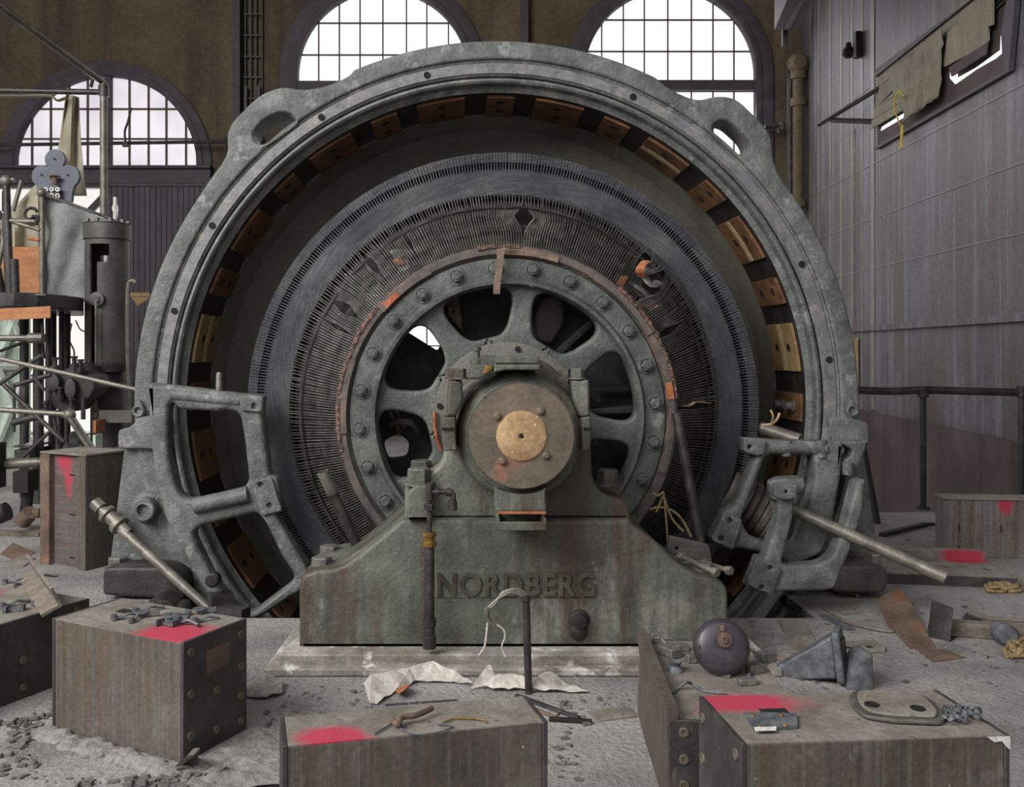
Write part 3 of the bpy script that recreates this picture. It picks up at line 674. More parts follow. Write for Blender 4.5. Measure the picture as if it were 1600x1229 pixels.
part('pad_plate', [(372, 617), (411, 620), (409, 644), (376, 641)], LB-.02, .05, M['frame'], br1, [[(394, 629), (399, 629), (401, 635), (397, 640), (392, 637)]], .005, 5)
b = B(); q = P(346, 618, LB+.05); steps(b, P(341, 640, LB+.05), Vector((.03, 0, 1)), [(.04, 0), (.04, .08), (.018, .085), (.018, .2), (.012, .21), (0, .21)], 14); obj('stud', b, M['bolt'], br1)
b = B(); tube(b, [P(268, 616, LB+.02), P(330, 622, LB+.02), P(375, 626, LB+.02)], .035, 12); obj('top_rib', b, M['frame'], br1)
b = B(); tube(b, [P(304, 790, LB-.0), P(388, 772, LB-.0)], .045, 12); obj('cross_rib', b, M['frame'], br1)

RB = 5.1
b = B()
outer = [(1162, 684, 2), (1225, 688), (1318, 690, 3), (1316, 740), (1300, 830), (1285, 865, 4), (1240, 885, 8), (1212, 868), (1160, 858), (1120, 856, 6), (1112, 842), (1132, 800, 6), (1150, 790), (1172, 740), (1182, 712), (1165, 708, 5)]
h1 = [(1197, 712, 6), (1232, 708, 4), (1272, 712, 6), (1274, 750), (1262, 800), (1246, 850, 12), (1225, 856, 8), (1172, 838, 10), (1158, 812, 10), (1176, 770)]
shape(b, rnd(outer, 5), RB, .13, [rnd(h1, 6)], .026, res=4)
br2 = obj('end_bracket', b, M['frame'], frame); br2['label'] = 'right bracket with a single open window'
part('pad_plate', [(1133, 798), (1161, 812), (1146, 860), (1111, 843)], RB-.03, .06, M['frame'], br2, [[(1139, 808), (1144, 811), (1144, 817), (1139, 818), (1136, 813)], [(1125, 836), (1131, 838), (1131, 845), (1125, 846), (1121, 841)]], .006, 6)
part('pad_plate', [(1163, 683), (1197, 686), (1196, 708), (1185, 712), (1163, 706)], RB-.03, .06, M['frame'], br2, [[(1171, 694), (1175, 695), (1175, 700), (1170, 702), (1168, 698)]], .006, 5)
b = B(); tube(b, [P(1200, 699, RB+.02), P(1290, 701, RB+.02)], .036, 12); cyl(b, P(1229, 712, RB+.02), P(1229, 688, RB+.02), .028, None, 12); cyl(b, P(1282, 714, RB+.02), P(1282, 688, RB+.02), .034, None, 12); obj('top_rib', b, M['frame'], br2)
b = B()
outer = [(1208, 754, 3), (1222, 747, 3), (1258, 746, 4), (1262, 758), (1258, 768, 4), (1242, 776), (1240, 810), (1222, 880), (1232, 884), (1286, 881, 12), (1303, 868, 10), (1322, 820), (1340, 752), (1353, 748), (1350, 800), (1330, 860), (1305, 920, 6), (1290, 923, 6), (1216, 925), (1206, 930, 4), (1168, 918, 4), (1186, 870, 5), (1196, 872), (1214, 815), (1218, 786), (1209, 780, 3)]
shape(b, rnd(outer, 4), 4.90, .12, [], .022, res=3)
br3 = obj('end_bracket', b, M['frame'], frame); br3['label'] = 'nearest right bracket arm ending in a square head'
part('pad_plate', [(1183, 868), (1222, 886), (1207, 930), (1168, 914)], 4.87, .06, M['frame'], br3, [[(1202, 883), (1208, 885), (1207, 891), (1201, 891), (1198, 887)], [(1189, 913), (1195, 915), (1194, 921), (1188, 921), (1185, 917)]], .006, 6)
part('square_head', [(1209, 755), (1247, 757), (1245, 778), (1225, 781), (1211, 776)], 4.86, .12, M['frame'], br3, [[(1227, 765), (1231, 766), (1231, 771), (1226, 771)]], .006, 4)
# S-shaped casting on the right joint face
part('hooked_lug', [(1290, 693, 2), (1358, 688, 2), (1352, 705, 5), (1345, 722, 6), (1333, 741, 4), (1318, 741, 4), (1314, 724, 4), (1330, 712, 6), (1334, 703, 6), (1320, 696)], 5.12, .12, M['frame'], frame, [], .012)
b = B(); cyl(b, P(1325, 722, 5.10), P(1325, 741, 5.10), .03, None, 14); obj('lug_boss', b, M['frame'], frame)
# right lower rim rails inside the frame
b = B(); lathe(b, (FX-.01, FZ), [(px(532), DF-.08), (px(524), DF-.12), (px(512), DF-.08), (px(512), DF+.03)], 60, a0=radians(-62), a1=radians(-7)); obj('lower_rim', b, M['frame'], frame)
b = B(); lathe(b, (FX-.01, FZ), [(px(566), DF+.0), (px(560), DF-.08), (px(549), DF-.1), (px(545), DF-.05), (px(545), DF+.02)], 60, a0=radians(-60), a1=radians(-9)); obj('lower_rim', b, M['frame'], frame)

# ================================================================ THE ARMATURE
RC = P(786, 638, 5.38); RX, RZ = RC.x, RC.z
arm = thing('armature', (RX, 5.4, RZ), 'large wheel-like armature with radial coil strips inside the round frame', 'armature')
def AR(r, y, a): return Vector((RX+r*cos(a), y, RZ+r*sin(a)))
b = B(); lathe(b, (RX, RZ), [(1.485, 6.0), (1.485, 5.42), (1.478, 5.405), (1.44, 5.40), (1.437, 5.46), (1.25, 5.47)], 220); obj('core', b, M['dark_iron'], arm)
NS = 520
b = B()
for i in range(NS):                                   # slot teeth: fine repeated pattern of the core's edge
    a = 2*pi*i/NS+random.uniform(-.0008, .0008); e = Vector((cos(a), 0, sin(a))); t = Vector((-sin(a), 0, cos(a))); R = Matrix((e, (0, 1, 0), t)).transposed()
    box(b, AR(1.458, 5.407, a), (.056, .03, .0148), R)
    box(b, AR(1.408, 5.415, a), (.045, .04, .0075), R)
    box(b, AR(1.379, 5.385, a), (.016, .03, .0125), R)
obj('slot_teeth', b, M['winding'], arm, sharp=20)
b = B(); lathe(b, (RX, RZ), [(1.385, 5.42), (1.378, 5.372), (1.33, 5.35), (1.27, 5.335), (1.232, 5.345), (1.222, 5.37)], 220); obj('end_winding', b, M['winding'], arm)
GAPS = [(84.5, .052, .10, .55, .24), (132, .02, .05, .6, .3), (147, .03, .06, .45, .3), (120, .012, .04, .6, .3), (41, .05, .09, .5, .4), (47, .03, .05, .8, .25), (27, .022, .04, .25, .3), (2.0, .018, .03, .5, .6), (153, .012, .03, .4, .3)]
def warp(a, t):
    da = 0; dy = 0
    for g, A, wd, tc, tw in GAPS:
        g = radians(g); d = (a-g+pi) % (2*pi)-pi
        if abs(d) < .5:
            k_ = math.exp(-((t-tc)/tw)**2*2.0)*math.exp(-abs(d)/wd)
            da += (1 if d > 0 else -1)*A*k_; dy += -.05*k_*A/.05*math.exp(-abs(d)/(wd*.6))
    return da, dy
rows_t = [0, .12, .25, .4, .55, .7, .85, .97, 1.0, 1.04]
def strip(b, a, hw=.0027, jt=.0):
    last = None
    for t in rows_t:
        r_ = .893+(1.222-.893)*t; y = 4.945+.37*min(t, 1)**1.05
        if t > .98: r_ = 1.222+(t-1)*.6; y = 5.315+(t-1)*1.2
        lump = .012*sin(a*7+t*5)*t*(1-t)*4
        if radians(112) < a < radians(158): lump -= .05*t*max(0, 1-abs(a-radians(137))/radians(24))*(1+.6*sin(a*26))
        if radians(20) < a < radians(52): lump -= .05*t*max(0, 1-abs(a-radians(37))/radians(18))
        da, dy = warp(a, t); aa = a+da+jt*t
        c = AR(r_, y+lump+dy, aa); tv = Vector((-sin(aa), 0, cos(aa)))*hw; nv = Vector((cos(aa)*.012, .016, sin(aa)*.012))
        R = [b.verts.new(c-tv-nv*.0), b.verts.new(c+tv-nv*.0), b.verts.new(c+tv+nv), b.verts.new(c-tv+nv)]
        if last: join(b, last, R)
        else: quadf(b, R)
        last = R
    quadf(b, last)
def edge_clear(a):
    for g, A, *_ in GAPS:
        if abs((a-radians(g)+pi) % (2*pi)-pi) < .004: return False
    return True
NR = 430; ang = [2*pi*(i+.5)/NR for i in range(NR)]
# the upper strips, seen largest, are parts of their own
front = sorted(ang, key=lambda a: abs(((a-radians(90)+pi) % (2*pi))-pi))[:100]; fs = set(front)
rest = B()
for a in ang:
    j = random.uniform(-.003, .003)
    if a in fs:
        b = B(); strip(b, a, .0028, j); obj('coil_strip', b, M['coil_strip'], arm, sharp=60)
    else: strip(rest, a, .0028, j)
obj('coil_strips', rest, M['coil_strip'], arm, kind='stuff', sharp=60)
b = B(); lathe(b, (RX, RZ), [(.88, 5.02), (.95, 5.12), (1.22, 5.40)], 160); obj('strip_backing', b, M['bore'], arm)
for (dr, da_, y) in ((.0, 0, 5.19), (.08, 0, 5.26)):  # dark binding hoops seen between the strips
    b = B(); lathe(b, (RX, RZ), [(1.02+dr*1.5, y-.07), (1.035+dr*1.5, y-.05)], 160); obj('binding_hoop', b, M['dark_iron'], arm)
# torn rusty clips and crumpled strips in the gap on the upper right
for (x, y, x2, y2, x3, y3, m_) in ((1008, 408, 1000, 420, 1003, 432, 'orange_rust'), (975, 432, 968, 445, 974, 458, 'orange_rust'), (1006, 430, 1018, 445, 1030, 440, 'coil_strip'), (985, 440, 1002, 452, 1020, 468, 'coil_strip'), (1000, 470, 1010, 482, 1022, 476, 'orange_rust'), (990, 452, 1004, 462, 996, 476, 'coil_strip')):
    b = B(); tube(b, [P(x, y, 5.08), P(x2, y2, 5.02), P(x3, y3, 5.06)], .026, 8, 4, flat=.25); obj('torn_strip', b, M[m_], arm)
for pts_, d_, m_ in (([(561, 440), (578, 430), (592, 441), (606, 454), (600, 470), (578, 462), (566, 455)], 5.06, 'ped'), ([(552, 470), (570, 462), (588, 474), (576, 492), (560, 488)], 5.07, 'ped'), ([(606, 388), (622, 384), (636, 404), (641, 424), (622, 420)], 5.02, 'ped'), ([(992, 478), (1016, 486), (1034, 500), (1012, 506)], 5.04, 'ped'), ([(612, 402), (626, 398), (632, 408), (618, 412)], 5.00, 'copper_strip')):
    b = B(); shape(b, rnd(pts_, 3), d_, .01, [], .003)
    for v in b.verts: v.co.y += (v.co.x+v.co.z)*.12-.08+.012*noise.noise(v.co*30)
    obj('crushed_plate', b, M[m_], arm)
b = B(); tube(b, [P(1050, 632, 5.0), P(1075, 634, 5.05), P(1085, 628, 5.1), P(1112, 630, 5.2)], [.006, .012, .02, .01, .006], 6, 4, flat=.4); obj('torn_strip', b, M['tape'], arm)
# spider (commutator hub wheel)
SD = 4.85; SC = P(793, 650, SD); SX, SZ_ = SC.x, SC.z; ks = SD/F
def sp(px_, py_): q = P(px_, py_, SD); return (q.x, q.z)
b = B()
lathe(b, (SX, SZ_), [(267*ks, 5.03), (267*ks, SD+.01), (264*ks, SD-.005), (254*ks, SD-.005), (252*ks, SD+.005), (250*ks, SD+.02), (249*ks, SD+.02)], 200); obj('commutator_rim', b, M['band'], arm)
b = B(); lathe(b, (SX, SZ_), [(268.5*ks, SD+.13), (270*ks, SD+.08), (268.3*ks, SD+.03), (267*ks, SD+.02)], 260)
for v in b.verts: v.co += Vector((noise.noise(v.co*40), noise.noise(v.co*40+Vector((9, 0, 0))), noise.noise(v.co*40+Vector((0, 7, 0)))))*.008
obj('copper_edge', b, M['copper'], arm)
def polar(r, a): return (793+r*cos(radians(a)), 650-r*sin(radians(a)))
def opening(a0, r0=127, r1=205, hw0=13.5, hw1=17.5):
    pts = []
    for i in range(7): pts.append(polar(r1, a0-hw1+2*hw1*i/6)+(((30 if i in (0, 6) else 2)),))
    for i in range(3): pts.append(polar(r0, a0+hw0-2*hw0*i/2)+(((22 if i in (0, 2) else 10)),))
    return pts
centres = [15, 60, 104, 148, 193, 238, 283, 328]
spider = tag(bpy.data.objects.new('spider', None)); 
bpy.data.objects.remove(spider)
b = B(); lathe(b, (SX, SZ_), [(0.001, SD+.03), (112*ks, SD+.03), (120*ks, SD+.04), (126*ks, SD+.07), (126*ks, SD+.13)], 100)
spider = obj('spider_hub', b, M['spider_hub'], arm)
a, a2, h0, h1 = 59.75, 104.75, 14, 18.5
pts = [polar(112, a), polar(126, a)+(3,), polar(130, a+h0)+(26,), polar(205, a+h1)+(34,), polar(207, a)+(2,), polar(216, a)+(1,), polar(217, (a+a2)/2)+(1,), polar(216, a2)+(1,), polar(207, a2)+(2,), polar(205, a2-h1)+(34,), polar(130, a2-h0)+(26,), polar(126, a2)+(3,), polar(112, a2), polar(108, (a+a2)/2)]
sb = B(); shape(sb, rnd(pts, 1, 6), SD+.035, .1, [], .02, res=4)
for i in range(8):
    b = sb.copy(); ca, sa = cos(radians(45*i)), sin(radians(45*i))
    for v in b.verts:
        x, z = v.co.x-SX, v.co.z-SZ_; v.co.x = SX+x*ca-z*sa; v.co.z = SZ_+x*sa+z*ca
    obj('spoke', b, M['spider'], spider)
sb.free()
b = B(); lathe(b, (SX, SZ_), [(204*ks, SD+.12), (204*ks, SD+.0), (207*ks, SD-.018), (212*ks, SD-.02), (215*ks, SD-.002), (217*ks, SD+.008), (240*ks, SD+.008), (247*ks, SD+.012), (249*ks, SD+.03), (249*ks, SD+.1)], 200)
rim = obj('bolting_ring', b, M['spider'], spider)
for i in range(24):
    a = radians(-5+15*i); b = B(); c = Vector((SX+232*ks*cos(a+radians(5)+radians(5)), SD+.01, SZ_+232*ks*sin(a+radians(10)))); steps(b, c, (0, -1, 0), [(.05, 0), (.047, .006), (.034, .007)], 18); hexb(b, c+Vector((0, -.005, 0)), (0, -1, 0), .031, .03, False, 0, i); steps(b, c+Vector((0, -.028, 0)), (0, -1, 0), [(.018, 0), (.016, .01), (0, .01)], 12)
    obj('ring_bolt', b, M['spider'], spider)
for x, y in ((809, 545), (687, 634)):
    b = B(); c = P(x, y, SD+.02); cyl(b, c+Vector((0, .0, 0)), c+Vector((0, .03, 0)), .015, None, 14); obj('oil_hole', b, M['hole'], spider)
# rear spider plate deeper inside
b = B(); shape(b, [polar(252, i*4) for i in range(90)], 5.22, .06, [rnd([(628, 513), (640, 500), (664, 500), (680, 508), (690, 530), (684, 548)], 5), rnd([(598, 690), (622, 676), (640, 690), (636, 712), (606, 716)], 8)], .004)
obj('rear_spider', b, M['inner_dust'], arm)
b = B(); shape(b, [(846, 566), (930, 492), (934, 500), (856, 574)], 5.12, .05, [], .003); shape(b, [(905, 640), (1000, 632), (1000, 644), (905, 648)], 5.10, .05, [], .003); shape(b, [(905, 606), (1000, 600), (1000, 610), (905, 614)], 5.13, .05, [], .003); obj('inner_bar', b, M['dark_iron'], arm)
b = B(); shape(b, rnd([(848, 462), (880, 458), (884, 500), (862, 540), (840, 532), (836, 490)], 12), 5.14, .05, [], .02, res=3); obj('inner_lug', b, M['press'], arm)
b = B(); lathe(b, (RX, RZ), [(1.2, 5.55), (1.2, 5.95)], 100); obj('core_inside', b, M['black_iron'], arm)
b = B(); cyl(b, (SX, 4.2, SZ_), (SX, 5.95, SZ_), .26, None, 40); obj('shaft', b, M['dark_iron'], arm)
# leather band pieces round the rim
for a0, a1, mm in ((118, 140, 'band'), (72, 94, 'strap'), (160, 186, 'band'), (30, 60, 'band'), (-20, 10, 'band'), (132, 138, 'copper_strip'), (6, 12, 'orange_rust')):
    h_ = .004 if a1-a0 < 7 else 0
    b = B(); lathe(b, (SX, SZ_), [(262*ks, SD-.004), (261*ks, SD-.014-h_), (252*ks, SD-.014-h_), (251*ks, SD-.004)], 30, a0=radians(a0), a1=radians(a1)); obj('rim_band', b, M[mm], arm)
b = B(); tube(b, [P(679, 643, SD+.01), P(680, 668, SD+.01), P(684, 690, SD+.01), P(690, 703, SD+.01)], .010, 8, 3); obj('copper_sliver', b, M['copper_strip'], arm)
for a0, a1 in ((140, 192), (6, 50), (86, 100)):    # frayed copper ends on the rim's outer edge
    b = B(); lathe(b, (SX, SZ_), [(269*ks, SD+.03), (268.5*ks, SD-.004), (266*ks, SD-.012), (262.5*ks, SD-.012), (261.5*ks, SD+.0)], 110, a0=radians(a0), a1=radians(a1))
    for v in b.verts: v.co += Vector((noise.noise(v.co*60), noise.noise(v.co*60+Vector((9, 0, 0))), noise.noise(v.co*60+Vector((0, 7, 0)))))*.006
    obj('copper_fray', b, M['copper'], arm)
# hanging strap
b = B(); pts = smoothpath([P(800, 388, SD-.03), P(790, 387, SD-.045), P(783, 393, SD-.05), P(781, 412, SD-.05), P(777, 440, SD-.05), P(776, 459, SD-.05)], 6); last = None
for p in pts:
    hw_ = .018; v = [b.verts.new(p+Vector((-hw_, 0, 0))), b.verts.new(p+Vector((hw_, 0, 0))), b.verts.new(p+Vector((hw_, .005, 0))), b.verts.new(p+Vector((-hw_, .005, 0)))]
    if last: join(b, last, v)
    last = v
obj('leather_strap', b, M['strap'], label='brown frayed strap hanging over the top of the wheel rim', cat='strap')
# light-coloured machine parts seen through the openings
b = B(); part_pts = [(700, 470), (716, 462), (722, 520), (712, 512)]; shape(b, rnd([(690, 460), (716, 458), (724, 520), (706, 500)], 3), 5.14, .05, [], .004); shape(b, rnd([(699, 478), (715, 482), (722, 498), (720, 514), (700, 492)], 2), 5.10, .03, [rnd([(706, 483), (711, 485), (709, 490), (705, 488)], 1)], .003); obj('inner_clamp', b, M['rust'], arm)
b = B(); tube(b, [P(610, 664, 5.14), P(625, 658, 5.1), P(645, 662, 5.1), P(655, 676, 5.14)], .02, 8, 5); tube(b, [P(607, 640, 5.16), P(625, 676, 5.16)], .012, 6); tube(b, [P(618, 640, 5.16), P(632, 668, 5.16)], .01, 6); obj('inner_cable', b, M['pipe'], arm)

# ================================================================ BEARING PEDESTAL
PD = 4.16
ped = thing('bearing_pedestal', P(802, 1012, 4.4), 'green cast-iron bearing pedestal lettered NORDBERG in front of the wheel', 'bearing pedestal')
ped.location.z = .08
b = B()
lower = [(467, 1013, 1), (467, 915, 12), (472, 898, 8), (490, 892, 8), (528, 888, 16), (560, 868, 20), (618, 820, 10), (628, 811, 3), (984, 811, 3), (992, 822, 8), (1030, 850), (1068, 888, 16), (1092, 900, 10), (1122, 903, 10), (1138, 918, 12), (1138, 1013, 1)]
shape(b, rnd(lower, 6), PD, .58, [], .022, res=3); base = obj('pedestal_base', b, M['ped'], ped)
b = B()
upper = [(632, 813, 1), (632, 764, 6), (640, 752, 8), (662, 744, 10), (690, 726, 12), (694, 700, 5), (692, 650, 5), (716, 610, 20), (770, 560, 20), (850, 560, 20), (902, 610, 20), (924, 650, 5), (924, 706, 5), (926, 750, 14), (944, 774, 14), (975, 779, 6), (986, 792, 8), (986, 813, 1)]
shape(b, rnd(upper, 6), PD+.06, .42, [], .022, res=3); obj('bearing_bracket', b, M['ped'], ped)
HC = P(813, 680, 4.1); kh = 4.1/F
b = B(); steps(b, HC+Vector((0, .1, 0)), (0, -1, 0), [(100*kh, -.05), (101*kh, .06), (100.5*kh, .085), (98*kh, .115), (94*kh, .138), (90*kh, .148), (88*kh, .15), (87*kh, .16), (84*kh, .166), (80*kh, .166), (79*kh, .15), (0, .15)], 90); obj('bearing_housing', b, M['ped'], ped)
HF = 3.925; hc = P(815, 681, HF); kf = HF/F
b = B(); n = 180; pts = []
for i in range(n*2):
    rr = (82.5 if i % 2 else 81.2)*kf; a = pi*i/n; pts.append(Vector((hc.x+rr*cos(a), HF, hc.z+rr*sin(a))))
prism(b, pts, (0, .05, 0)); cover = obj('end_cover', b, M['hub'], ped)
b = B(); steps(b, hc+Vector((0, .0, 0)), (0, -1, 0), [(40*kf, 0), (39.5*kf, .003), (38.5*kf, .003), (38*kf, .008), (36*kf, .01), (5.2*kf, .012), (3.6*kf, .009), (2.2*kf, .002), (0, .002)], 60); obj('centre_disc', b, M['hubcap'], cover)
for x, y in ((777, 650), (845, 642), (853, 711.5), (785, 720)):
    b = B(); c = P(x, y, HF); steps(b, c, (0, -1, 0), [(7.8*kf, 0), (7.2*kf, .003), (6.2*kf, .003), (5.4*kf, .012), (3.4*kf, .014), (3.2*kf, .018), (0, .018)], 20); obj('cover_bolt', b, M['hub'], cover)
b = B(); c = hc+Vector((0, -.0125, 0)); cyl(b, c, c+Vector((0, .002, 0)), .008, None, 12); obj('centre_hole', b, M['hole'], cover)
for x, y in ((757, 620), (877, 622), (755, 738)):
    b = B(); c = P(x, y, 3.917); cyl(b, c, c+Vector((0, .01, 0)), .0035, None, 8); obj('pin_hole', b, M['hole'], cover)
# cap bolts boxes and flanges
part('cap_flange', [(691, 652), (712, 651), (713, 704), (694, 704), (691, 690)], 4.0, .2, M['ped'], ped, bev=.008, r_=3)
part('cap_flange', [(909, 652), (923, 650), (924, 692), (920, 704), (909, 704)], 4.0, .2, M['ped'], ped, bev=.008, r_=3)
part('flange_joint', [(690, 668), (710, 668), (710, 671), (690, 671)], 3.99, .05, M['hole'], ped, bev=.001, r_=0)
part('flange_joint', [(912, 668), (925, 668), (925, 671), (912, 671)], 3.99, .05, M['hole'], ped, bev=.001, r_=0)
for pts, hx in (([(700, 594), (722, 594), (724, 625), (712, 651), (697, 651)], [(708, 592, 4.08), (719, 592, 4.02)]), ([(893, 594), (921, 593), (922, 651), (907, 651), (897, 622)], [(882, 592, 4.1), (902, 592, 4.03)])):
    part('bolt_column', pts, 4.0, .16, M['ped'], ped, bev=.012, r_=4)
    for x, y, d in hx: b = B(); hexb(b, P(x, y, d), (0, 0, 1), .027, .045, True); obj('cap_bolt', b, M['ped'], ped)
part('cap_plate', [(774, 557), (843, 555), (844, 568), (774, 568)], 4.0, .3, M['ped'], ped, bev=.006, r_=3)
part('cap_plate', [(772, 569), (845, 569), (844, 578), (790, 578), (772, 582)], 3.97, .3, M['ped'], ped, bev=.006, r_=2)
part('oil_fitting', [(736, 569), (771, 569), (771, 582), (750, 592), (733, 592)], 3.99, .16, M['ped'], ped, bev=.008, r_=3)
b = B(); steps(b, P(745, 569, 4.05), (0, 0, 1), [(.03, 0), (.03, .02), (.014, .03), (.014, .06), (.02, .06), (.02, .075), (0, .075)], 12); box(b, P(762, 562, 4.05), (.07, .05, .04)); obj('oil_cup', b, M['ped'], ped)
part('yellow_patch', [(758, 570), (770, 571), (770, 576), (762, 582), (755, 584)], 3.985, .006, M['brass'], ped, bev=.001, r_=1)
part('drip_lip', [(774, 762), (790, 768), (815, 772), (840, 768), (855, 760), (854, 800), (774, 800)], 3.95, .2, M['ped'], ped, bev=.01, r_=4)
b = B(); q0 = P(776, 824, 3.93); q1 = P(852, 806, 3.93)
box2(b, (q0.x, 3.86, q0.z), (q1.x, 4.14, q0.z+.008)); box2(b, (q0.x, 3.86, q0.z), (q1.x, 3.875, q1.z-.012)); box2(b, (q0.x, 3.86, q0.z), (q0.x+.012, 4.14, q1.z)); box2(b, (q1.x-.012, 3.86, q0.z), (q1.x, 4.14, q1.z)); box2(b, (q0.x, 4.05, q0.z), (q1.x, 4.15, q1.z+.05))
obj('drip_tray', b, M['ped'], ped, bevel=.004)
b = B(); p0 = P(778, 803, 3.88); box2(b, (p0.x, 3.9, p0.z-.003), (q1.x, 3.93, p0.z+.004)); obj('tray_edge', b, M['orange_rust'], ped)
# foot bolts of bracket and base
for (x, y, d, rr, hh) in ((655, 757, 4.22, .052, .075), (658, 742, 4.42, .05, .07), (950, 757, 4.3, .048, .07), (503, 890, 4.3, .048, .06), (515, 871, 4.6, .048, .06), (1098, 897, 4.3, .048, .055)):
    b = B(); hexb(b, P(x, y, d), (0, 0, 1), rr, hh); obj('base_bolt', b, M['bolt'] if y > 800 else M['ped'], ped)
part('bolt_pad', [(635, 812, 1), (637, 770, 5), (650, 758, 5), (668, 758, 4), (672, 812, 1)], 4.12, .4, M['ped'], ped, bev=.012, r_=4)
# raised letters on a raised panel
b = B(); shape(b, rnd([(678, 890), (935, 890), (935, 934), (678, 934)], 3), PD-.004, .02, [], .002); panel = obj('letter_panel', b, M['ped'], ped)
cu = bpy.data.curves.new('t', 'FONT'); cu.body = 'NORDBERG'; cu.size = 1; cu.extrude = .05; cu.bevel_depth = .012; cu.space_character = 1.12; cu.offset = .014
to = bpy.data.objects.new('t', cu); COL.objects.link(to); dg = bpy.context.evaluated_depsgraph_get(); dg.update()
me = bpy.data.meshes.new_from_object(to.evaluated_get(dg), depsgraph=dg); bpy.data.objects.remove(to)
b = B(); b.from_mesh(me); x0 = min(v.co.x for v in b.verts); x1 = max(v.co.x for v in b.verts); y0 = min(v.co.y for v in b.verts); y1 = max(v.co.y for v in b.verts); z1 = max(abs(v.co.z) for v in b.verts)
p = P(683, 931, PD-.006); q = P(930, 894, PD-.006)
for v in b.verts: v.co = Vector((p.x+(v.co.x-x0)/(x1-x0)*(q.x-p.x), PD-.006-v.co.z/z1*.009, p.z+(v.co.y-y0)/(y1-y0)*(q.z-p.z)))
obj('raised_letters', b, M['ped_letter'], ped)
# oily plug
b = B(); c = P(905, 968, PD); steps(b, c+Vector((0, .01, 0)), (0, -1, 0), [(.05, 0), (.047, .02), (.034, .03), (.03, .05), (0, .055)], 18); steps(b, P(904, 985, PD), (0, -1, 0), [(.045, -.01), (.04, .02), (.02, .035), (0, .036)], 14); obj('drain_plug', b, M['black_iron'], ped)

# concrete plinth
b = B(); x0, x1 = -.80, 1.34
prism(b, [(x0, 4.05, .0), (x1, 4.05, 0), (x1-.02, 4.88, 0), (x0+.12, 4.88, 0)], (0, 0, .082)); prism(b, [(x0-.05, 4.0, 0), (x1+.05, 4.0, 0), (x1+.04, 4.8, 0), (x0-.02, 4.8, 0)], (0, 0, .035))
bmesh.ops.subdivide_edges(b, edges=b.edges[:], cuts=3, use_grid_fill=True)
plinth = obj('concrete_plinth', b, M['plinth'], label='low whitened concrete plinth under the lettered pedestal', cat='plinth', bevel=.012)

# oil pipe on the pedestal
op = thing('oil_pipe', P(671, 1020, 4.05), 'dark vertical oil pipe with elbow and brass coupling on the pedestal front', 'pipe'); op.location.z = .08
d = 4.05
b = B(); cyl(b, P(671, 1012, d), P(671, 852, d), .022, None, 14); steps(b, P(671, 1012, d), (0, 0, 1), [(.03, 0), (.03, .05), (.024, .055), (.024, .1), (.03, .1), (.03, .13), (0, .13)], 14); obj('pipe_run', b, M['dark_pipe'], op)
b = B(); steps(b, P(671, 853, d), (0, 0, 1), [(.0, 0), (.03, 0), (.03, .02), (.022, .024), (.024, .04), (.03, .045), (.03, .06), (0, .06)], 10); obj('coupling', b, M['brass'], op)
b = B(); cyl(b, P(671, 832, d), P(671, 765, d), .011, None, 10); hexb(b, P(671, 796, d), (0, 0, 1), .024, .03, False); hexb(b, P(671, 780, d), (0, 0, 1), .02, .024, False); cyl(b, P(671, 772, d), P(671, 756, d), .018, None, 10); tube(b, [P(673, 768, d), P(700, 768, d), P(707, 771, d), P(708, 780, d), P(707, 796, d)], .013, 10, 4); cyl(b, P(707, 782, d), P(707, 797, d), .02, None, 10); cyl(b, P(680, 768, d), P(686, 768, d), .02, None, 10); cyl(b, P(697, 768, d), P(704, 769, d), .019, None, 10); obj('valve_elbow', b, M['dark_pipe'], op)

# ================================================================ POLES AND LOOSE PIPES
r = thing('standing_pole', FP(826, 1083), 'slim dark upright pipe standing on the floor before the lettered pedestal', 'pole')
dp = r.location.y
b = B(); cyl(b, P(826, 1083, dp), P(822, 934, dp), .0155, None, 12); steps(b, P(822, 938, dp), (0, 0, 1), [(.02, 0), (.02, .02), (.012, .024), (0, .024)], 12); obj('pole', b, M['dark_pipe'], r)
b = B()
for dz, dx in ((0, 0), (.006, .008), (-.008, -.004)):
    tube(b, [P(822+dx*100, 932, dp)+Vector((0, 0, dz)), P(812, 925, dp)+Vector((dx, 0, dz)), P(800, 922, dp)+Vector((dx, 0, dz)), P(785, 928, dp)+Vector((0, 0, dz)), P(773, 940, dp)+Vector((dx, 0, 0)), P(763, 950, dp)+Vector((dx, 0, 0))], .006, 6, 5)
tube(b, [P(763, 948, dp), P(760, 960, dp), P(766, 972, dp), P(774, 976, dp)], .011, 6, 4)
obj('wire_bundle', b, M['pipe'], r)
b = B(); tube(b, [P(762, 972, dp), P(760, 990, dp), P(757, 1010, dp), P(748, 1024, dp)], .004, 6, 4); tube(b, [P(772, 974, dp), P(786, 982, dp), P(789, 995, dp), P(784, 1010, dp), P(790, 1026, dp)], .004, 6, 4); obj('bare_wire', b, M['paper'], r)
def loose(name, pts, rad, m, label, cat='pipe', hollow=True, n=14, smooth=0):
    b = B(); tube(b, pts, rad, n, smooth)
    r_ = thing(name, pts[0], label, cat); obj('pipe_run', b, m, r_)
    if hollow:
        q = Vector(pts[-1]); e = (q-Vector(pts[-2])).normalized(); b = B(); cyl(b, q-e*.001, q+e*.001, rad*.72, None, n); obj('pipe_mouth', b, M['hole'], r_)
        b = B(); steps(b, q-e*.12, e, [(rad*1.02, 0), (rad*1.05, .002), (rad*1.05, .12), (rad*.8, .1205)], n); obj('threaded_end', b, M['pipe'], r_)
    return r_
